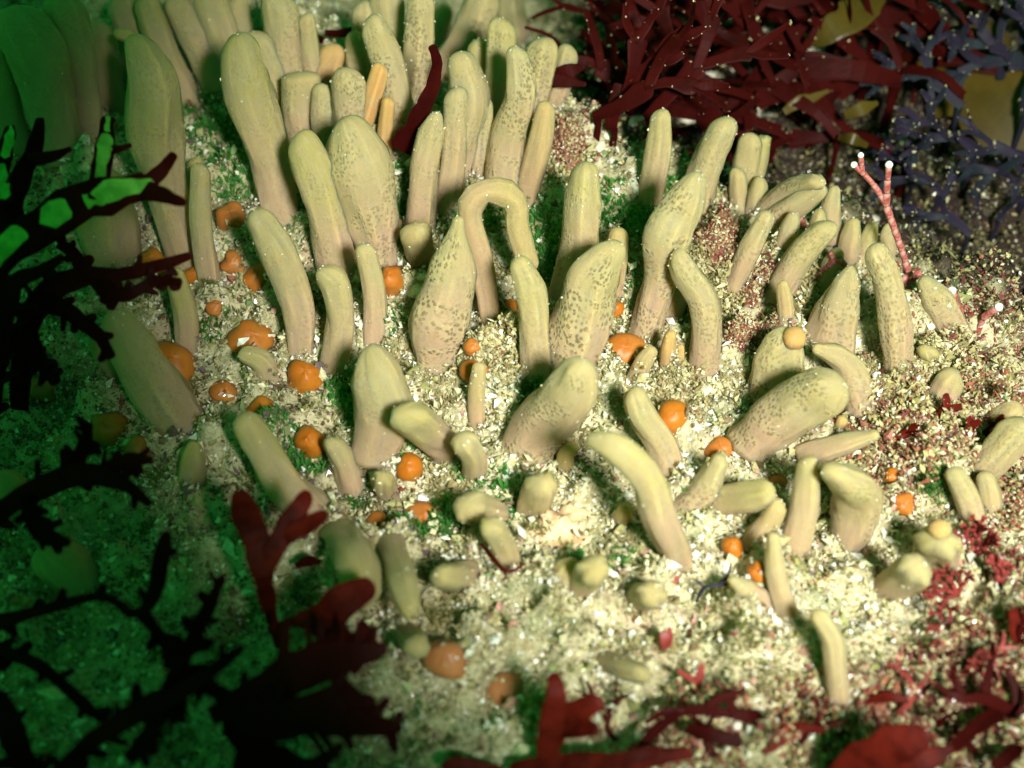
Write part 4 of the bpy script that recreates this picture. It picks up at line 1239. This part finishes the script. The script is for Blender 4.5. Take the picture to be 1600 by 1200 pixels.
# olive blades lying behind and under the red weed
for lab, pts in (('broad olive weed blade lying behind the blue-purple forks', [(1640, 200, 120, .8), (1560, 150, 150, 1.0), (1500, 100, 150, 1.1), (1450, 60, 60, 1.1)]),
                 ('olive-brown blade slanting out of the red tangle', [(1260, 66, 20, 1.9), (1300, 45, 44, 2.3), (1340, 15, 56, 2.5), (1372, -30, 50, 2.6)]),
                 ('long olive blade under the red tangle', [(1220, 140, 20, 1.2), (1260, 112, 34, 1.5), (1290, 96, 16, 1.6)]),
                 ('narrow olive blade low in the red tangle', [(1225, 175, 14, 1.3), (1250, 160, 20, 1.5), (1296, 142, 8, 1.6)]),
                 ('small tan blade showing through the red tangle', [(1000, 100, 20, .9), (1010, 130, 28, 1.0), (1040, 165, 12, 1.0)]),
                 ('olive scrap caught between red straps', [(1320, 180, 14, 1.7), (1345, 170, 24, 1.9), (1372, 160, 8, 1.9)]),
                 ('pointed olive leaf above the tall pink sprig', [(1310, 215, 10, 1.2), (1332, 218, 20, 1.4), (1356, 228, 8, 1.15)])):
    weed('olive_seaweed', lab, 'seaweed', [pts], M['olive'], 'olive weed blades behind the red tangle', z0=-2.2, partname='blade')


# ------------------------------------------------------------------ coralline sprigs: beads on a branching axis
def sprig(label, chains, group='pink coralline sprigs'):
    p0 = chains[0][0]
    b = ground(p0[0], p0[1])
    root = empty('coralline_sprig', b)
    for ch in chains:
        pts = ch
        P = stalk([(p0[0], p0[1], 0)] + [(q[0], q[1], 0) for q in pts], None)[1:]
        W = [q[2] * .5 * depth(s) / FPX for q, s in zip(pts, P)]
        tot = sum((y - x).length for x, y in zip(P, P[1:]))
        seg = max(2, int(tot / (max(W) * 2.9)))
        pp, ww = catmull(P, W, seg + 1)
        for k in range(seg):
            a, c = pp[k], pp[k + 1]
            d = c - a
            w = ww[k]
            v, f, _, _ = tube([a - d * .04, a + d * .5, c - d * .02], [w * .82, w * .86, w * .92], None, 12, 10, None, .08, k * 3.1)
            link_mesh('segment', v, f, M['coral'], a, root)
        if len(ch[-1]) > 3:
            a = pp[-1]; d = (pp[-1] - pp[-2]).normalized(); w = W[-1] * ch[-1][3]
            v, f, _, _ = tube([a - d * w * .8, a, a + d * w * 1.1], [w * .8, w * .95, w * .85], None, 14, 12, None, .08, 3, roundbase=True)
            link_mesh('tip', v, f, M['coraltip'], a, root)
    tag(root, label, 'coralline algae', group)


sprig('tall pink coralline sprig with two forked white-tipped arms', [
    [(1424, 440, 13), (1412, 400, 13), (1400, 365, 13), (1384, 320, 15)],
    [(1384, 320, 14), (1386, 290, 12), (1389, 258, 12, 1.1)],
    [(1384, 318, 13), (1366, 290, 11), (1346, 268, 11), (1335, 258, 10, 1.15)],
    [(1347, 270, 10), (1346, 256, 10), (1345, 243, 9, 1.15)]])
sprig('short pink sprig with white tip beside small sponges', [[(1265, 370, 13), (1256, 352, 12), (1250, 342, 11), (1246, 333, 9, 1.15)]])
sprig('pink coralline branch lying at the foot of the crowded sponges', [
    [(1272, 434, 8), (1292, 418, 12), (1304, 404, 12)], [(1296, 414, 10), (1312, 404, 12), (1322, 418, 9)], [(1302, 408, 9), (1300, 398, 10), (1296, 394, 7)]])
sprig('stubby pink coralline with round white end beside the oval sponge', [
    [(1498, 490, 22), (1490, 474, 20), (1487, 455, 13, 1.15)]])
sprig('pink coralline nub with flat pale disc', [[(1505, 482, 18), (1516, 487, 18), (1522, 490, 16, 1.3)]])
sprig('pink coralline arm with pale rounded end reaching over dark litter', [[(1528, 520, 10), (1536, 496, 14), (1548, 488, 17), (1560, 480, 16, .9)]])
sprig('rosy coralline stub behind the oval sponge', [[(1420, 460, 14), (1416, 444, 16), (1412, 430, 12)], [(1422, 440, 12), (1430, 432, 14), (1438, 424, 10)]])


# rosy feathery weed on the bright grit
def feathery(label, px, py, arms, group):
    b = ground(px, py)
    root = empty('rosy_seaweed', b)
    for (dx, dy, n, w) in arms:
        m = Mesh()

        def rec(x, y, z, ax, ay, ln, ww, lev):
            x2, y2, z2 = x + ax * ln, y + ay * ln, z + .12 + .08 * random.random()
            A, B_ = at_z(x, y, b.z + z), at_z(x2, y2, b.z + z2)
            mid = (A + B_) * .5 + Vector((random.uniform(-.03, .03), random.uniform(-.03, .03), .02))
            r = ww * .5 * depth(A) / FPX
            v, f, _, _ = tube([A, mid, B_], [r, r, r * .9], None, 10, 6, None)
            m.add(v, f)
            if lev:
                for s in (-1, 1) if random.random() < .85 else (random.choice((-1, 1)),):
                    an = s * random.uniform(.3, .75)
                    rec(x2, y2, z2, ax * math.cos(an) - ay * math.sin(an), ax * math.sin(an) + ay * math.cos(an), ln * random.uniform(.62, .85), ww * .9, lev - 1)
        L = math.hypot(dx, dy)
        rec(px, py, 0, dx / L, dy / L, L * .4, w, n)
        link_mesh('branch', m.v, m.f, M['feather'], b, root)
    tag(root, label, 'seaweed', group)


feathery('rosy fan-branched weed with upright fans on bright grit', 1520, 870, [(-6, -50, 4, 9), (22, -46, 4, 8), (-34, -30, 3, 8), (40, -20, 3, 8)], 'rosy branched weeds')
feathery('rosy spreading weed touching the flat-ended stub sponge', 1496, 930, [(-20, -46, 4, 8), (-44, -22, 4, 8), (14, -40, 3, 7), (-40, 10, 3, 7)], 'rosy branched weeds')
feathery('pink thread weed creeping over grit below the rosy fans', 1490, 985, [(-40, -20, 3, 7), (-20, -36, 3, 7), (-44, 12, 3, 6), (26, -14, 3, 6)], 'rosy branched weeds')
feathery('thin rosy tendrils hanging beside dark red straggling weed', 1545, 1060, [(4, -50, 3, 7), (-26, -30, 3, 6), (24, -34, 3, 6)], 'rosy branched weeds')
feathery('single rosy branchlet with thick stem on bright grit', 1562, 915, [(-4, -50, 2, 12), (10, -40, 2, 9)], 'rosy branched weeds')


# ------------------------------------------------------------------ lumps of crust
def lump(name, label, px, py, rx, ry, hh, mat, cat, group=None, rough=.35, grains=None):
    b = ground(px, py)
    k = depth(b) / FPX
    R = rx * k; Rz = hh
    Ry = ry * k / max(.35, math.sin(math.radians(48)))
    v, f = [], []
    nr, ns = 14, 26
    sd = random.uniform(0, 60)
    for i in range(nr):
        ph = (i / (nr - 1)) * math.pi * .5
        for j in range(ns):
            a = 2 * math.pi * j / ns
            c, s = math.cos(a), math.sin(a)
            q = 1 + rough * (float(vnoise(2.3 * c + 2 * ph + sd, 2.3 * s + 1.5 * ph + sd)) - .5) + rough * .8 * (float(vnoise(6 * c + 5 * ph + sd, 6 * s + 5 * ph + sd)) - .5)
            x = b.x + R * math.cos(ph) * c * q; y = b.y + Ry * math.cos(ph) * s * q
            z = hgt(x, y) - .1 + (Rz * math.sin(ph) + .02) * q
            v.append((x, y, z))
    for i in range(nr - 1):
        for j in range(ns):
            f.append((i * ns + j, i * ns + (j + 1) % ns, (i + 1) * ns + (j + 1) % ns, (i + 1) * ns + j))
    f.append(tuple((nr - 1) * ns + j for j in range(ns)))
    o = link_mesh(name, v, f, mat, b)
    tag(o, label, cat, group)
    return v


CL_POS, CL_COL = [], []
for (lab, px, py, rx, ry, hh) in (('maroon crumbly lump below the ridge sponges', 1128, 385, 44, 36, .3), ('round maroon lump beside the S-curved sponge', 1158, 522, 30, 22, .35),
                                  ('reddish crumbly lump beside the smooth buff finger', 890, 228, 28, 38, .4), ('small maroon knob above the stout bud-bearing sponge', 1212, 505, 20, 14, .25),
                                  ('maroon patch by the fat leaning sponge', 1186, 450, 24, 18, .2)):
    v = lump('algae_lump', lab, px, py, rx, ry, hh, M['redcrust'], 'algae lump', 'maroon crusted lumps', .5)
    for q in random.choices(v, k=1300):
        CL_POS.append((q[0] + random.uniform(-.05, .05), q[1] + random.uniform(-.05, .05), q[2] + random.uniform(0, .06)))
        CL_COL.append(random.choices([(.24, .04, .03), (.16, .03, .03), (.62, .56, .36), (.4, .32, .16), (.32, .10, .06)], [3, 2, 4, 4, 2])[0])
lump('encrusting_sponge', 'peach encrusting patch spread over grit beside the blunt stub', 876, 816, 52, 34, .16, M['crust'], 'sponge', None, .6)
lump('encrusting_sponge', 'faint peach encrusting spot near the thin upright finger', 1280, 905, 22, 16, .1, M['crust'], 'sponge', None, .5)
o = chips('lump_grains', np.array(CL_POS), RNG.uniform(.012, .036, len(CL_POS)), np.array(CL_COL) * RNG.uniform(.8, 1.15, (len(CL_POS), 1)), np.where(RNG.random(len(CL_POS)) < .15, .9, .2), .6, M['grain'])
tag(o, 'maroon and tan grains crusting the crumbly lumps', 'grit', None, 'stuff')

# crumbly mat over the bed: upright scraps of turf carrying sediment (tan) by the massive sponge
P_, S_, C_ = [], [], []
for (px, py, rad, cnt, pal) in ((1420, 610, 85, 1500, 0), (1470, 545, 60, 700, 0), (1040, 590, 70, 700, 0), (1110, 470, 50, 600, 0), (1260, 455, 40, 500, 0), (800, 540, 45, 500, 0),
                                (960, 60, 110, 900, 1), (1480, 690, 90, 900, 2), (890, 280, 40, 500, 0), (1540, 450, 80, 160, 3), (1510, 350, 100, 110, 3), (1300, 760, 40, 300, 0), (1400, 700, 80, 700, 2), (1560, 780, 60, 500, 2), (1560, 1060, 90, 900, 2), (1480, 1130, 110, 1100, 2), (1300, 1160, 100, 800, 2), (1100, 1170, 100, 700, 2), (1550, 600, 60, 500, 2)):
    c = ground(px, py); r = rad * depth(c) / FPX
    for _ in range(cnt):
        a = random.uniform(0, 6.283); q = r * math.sqrt(random.random())
        x, y = c.x + q * math.cos(a), c.y + q * math.sin(a) * 1.2
        hmax = .32 * float(sstep(.3, .8, vnoise(x * 3.4 + 4, y * 3.4 + 60)))
        P_.append((x, y, hgt(x, y) + random.random() * hmax + .02)); S_.append(random.uniform(.02, .055))
        C_.append(random.choices([(.50, .43, .20), (.64, .58, .36), (.34, .30, .12), (.18, .12, .05), (.28, .06, .04), (.8, .78, .64)],
                                 [(5, 3, 4, 1.5, .5, .8), (3, 4, 2, .6, .2, 2), (3, 2, 3, 2, 4, .5), (1.2, 1.0, 1, 1, 1, .3)][pal])[0])
n = len(P_)
o = chips('crumbly_turf', np.array(P_), np.array(S_), np.array(C_) * RNG.uniform(.8, 1.15, (n, 1)), np.where(RNG.random(n) < .12, .9, .2), .5, M['grain'])
tag(o, 'tan crumbly sediment turf heaped between the sponges', 'turf', None, 'stuff')

n = len(FOOT)
o = chips('foot_grit', np.array(FOOT), np.exp(RNG.normal(math.log(.026), .45, n)).clip(.01, .07), PAL[RNG.choice([0, 0, 1, 1, 2, 3, 4], n)] * RNG.uniform(.75, 1.1, (n, 1)), np.where(RNG.random(n) < .2, .9, .2), .5, M['grain'])
tag(o, 'grit banked round the feet of the sponges', 'grit', None, 'stuff')

# sediment specks caught on the sponges
n = len(SPEC_POS)
o = chips('sediment_specks', np.array(SPEC_POS), np.array(SPEC_SIZE), np.tile([[.75, .70, .50]], (n, 1)) * RNG.uniform(.7, 1.15, (n, 1)), np.full(n, .5), .7, M['grain'])
tag(o, 'tiny pale sediment specks clinging to the sponges', 'sediment', None, 'stuff')

n = len(WSPEC)
o = chips('weed_specks', np.array(WSPEC), np.exp(RNG.normal(math.log(.012), .5, n)).clip(.004, .045), np.tile([[.62, .56, .34]], (n, 1)) * RNG.uniform(.6, 1.2, (n, 1)), np.full(n, .6), .7, M['grain'])
tag(o, 'pale specks of sediment caught on the tangled weed', 'sediment', None, 'stuff')

# ------------------------------------------------------------------ green turf, one fuzzy mass
def turf(name, label, mat, patches, lo=.07, hi=.22, wid=.03):
    tv, tf = [], []
    for (px, py, rad, cnt) in patches:
        c = ground(px, py); r = rad * depth(c) / FPX
        for _ in range(cnt):
            a = random.uniform(0, 6.283); q = r * math.sqrt(random.random())
            x, y = c.x + q * math.cos(a), c.y + q * math.sin(a) * 1.25
            z = hgt(x, y) + .03
            an = random.uniform(0, 6.283); hh = random.uniform(lo, hi) * (1.1 - q / r * .6); w = random.uniform(wid * .4, wid)
            dx, dy = math.cos(an) * w, math.sin(an) * w
            lx, ly = random.uniform(-.1, .1), random.uniform(-.1, .1)
            k = len(tv)
            tv += [(x - dx, y - dy, z), (x + dx, y + dy, z), (x + dx * .9 + lx * .5 + dy * .4, y + dy * .9 + ly * .5, z + hh * .6), (x - dx * .9 + lx * .5, y - dy * .9 + ly * .5 - dx * .4, z + hh * .6), (x + lx, y + ly, z + hh)]
            tf += [(k, k + 1, k + 2, k + 3), (k + 3, k + 2, k + 4)]
    o = link_mesh(name, tv, tf, mat, (0, 0, 0), None, False)
    tag(o, label, 'algae', None, 'stuff')


turf('green_turf', 'bright green turf algae filling hollows between the sponges', M['turf'], ((335, 205, 46, 520), (375, 262, 50, 520), (420, 300, 26, 160), (545, 615, 34, 320), (560, 660, 26, 200), (630, 690, 40, 240), (860, 400, 40, 420), (875, 440, 26, 200), (478, 722, 42, 360),
                           (840, 605, 36, 280), (785, 775, 42, 260), (690, 815, 34, 240), (900, 895, 26, 160), (1000, 352, 34, 320), (1040, 300, 26, 120), (640, 330, 26, 180), (235, 130, 40, 200), (310, 180, 30, 200), (455, 330, 30, 160), (560, 250, 24, 120), (505, 260, 24, 80), (620, 300, 30, 200), (740, 400, 30, 160), (770, 350, 24, 160), (830, 350, 34, 240), (950, 330, 36, 200), (980, 440, 30, 160), (700, 350, 20, 80), (420, 380, 30, 140), (610, 500, 30, 60), (900, 480, 26, 120), (320, 520, 26, 80), (430, 650, 24, 100), (650, 830, 26, 100), (730, 740, 24, 80), (1460, 755, 24, 160), (620, 380, 24, 160),
                           (290, 140, 40, 280), (700, 470, 26, 100), (560, 770, 26, 160), (1080, 800, 22, 120), (970, 880, 24, 80), (840, 1110, 30, 100), (1290, 1040, 16, 70)))
tan = [(random.uniform(430, 1580), random.uniform(380, 1100), random.uniform(14, 46), 0) for _ in range(150)]
tan = [(a, b, c, int(c * 2.6)) for a, b, c, _ in tan]
tan += [(1420, 610, 90, 900), (1470, 545, 60, 400), (1040, 590, 80, 500), (1110, 470, 50, 400), (800, 545, 50, 400), (660, 520, 60, 300), (1260, 460, 40, 300), (960, 60, 110, 700)]
turf('tan_turf', 'matted tan turf carrying sediment between the sponge feet', M['tanturf'], tan, .05, .15, .022)
turf('maroon_turf', 'fuzzy maroon turf over the reddish ground', M['maroonturf'], [(1130, 380, 50, 400), (1165, 520, 36, 250), (1400, 690, 90, 700), (1500, 650, 90, 600), (1560, 760, 70, 400), (1480, 540, 60, 300), (1560, 1060, 100, 800),
     (1470, 1130, 110, 900), (1300, 1160, 100, 600), (1100, 1175, 90, 400), (1320, 640, 50, 250), (890, 215, 40, 300), (1560, 470, 90, 500), (1200, 450, 40, 250), (1590, 900, 40, 250)], .05, .17, .026)
turf('olive_turf', 'dull olive turf in the hollows of the grit', M['oliveturf'], [(random.uniform(200, 1560), random.uniform(90, 1000), random.uniform(14, 40), 60) for _ in range(90)], .05, .16, .022)

for o in list(bpy.data.objects):
    if '_o' in o: del o['_o']
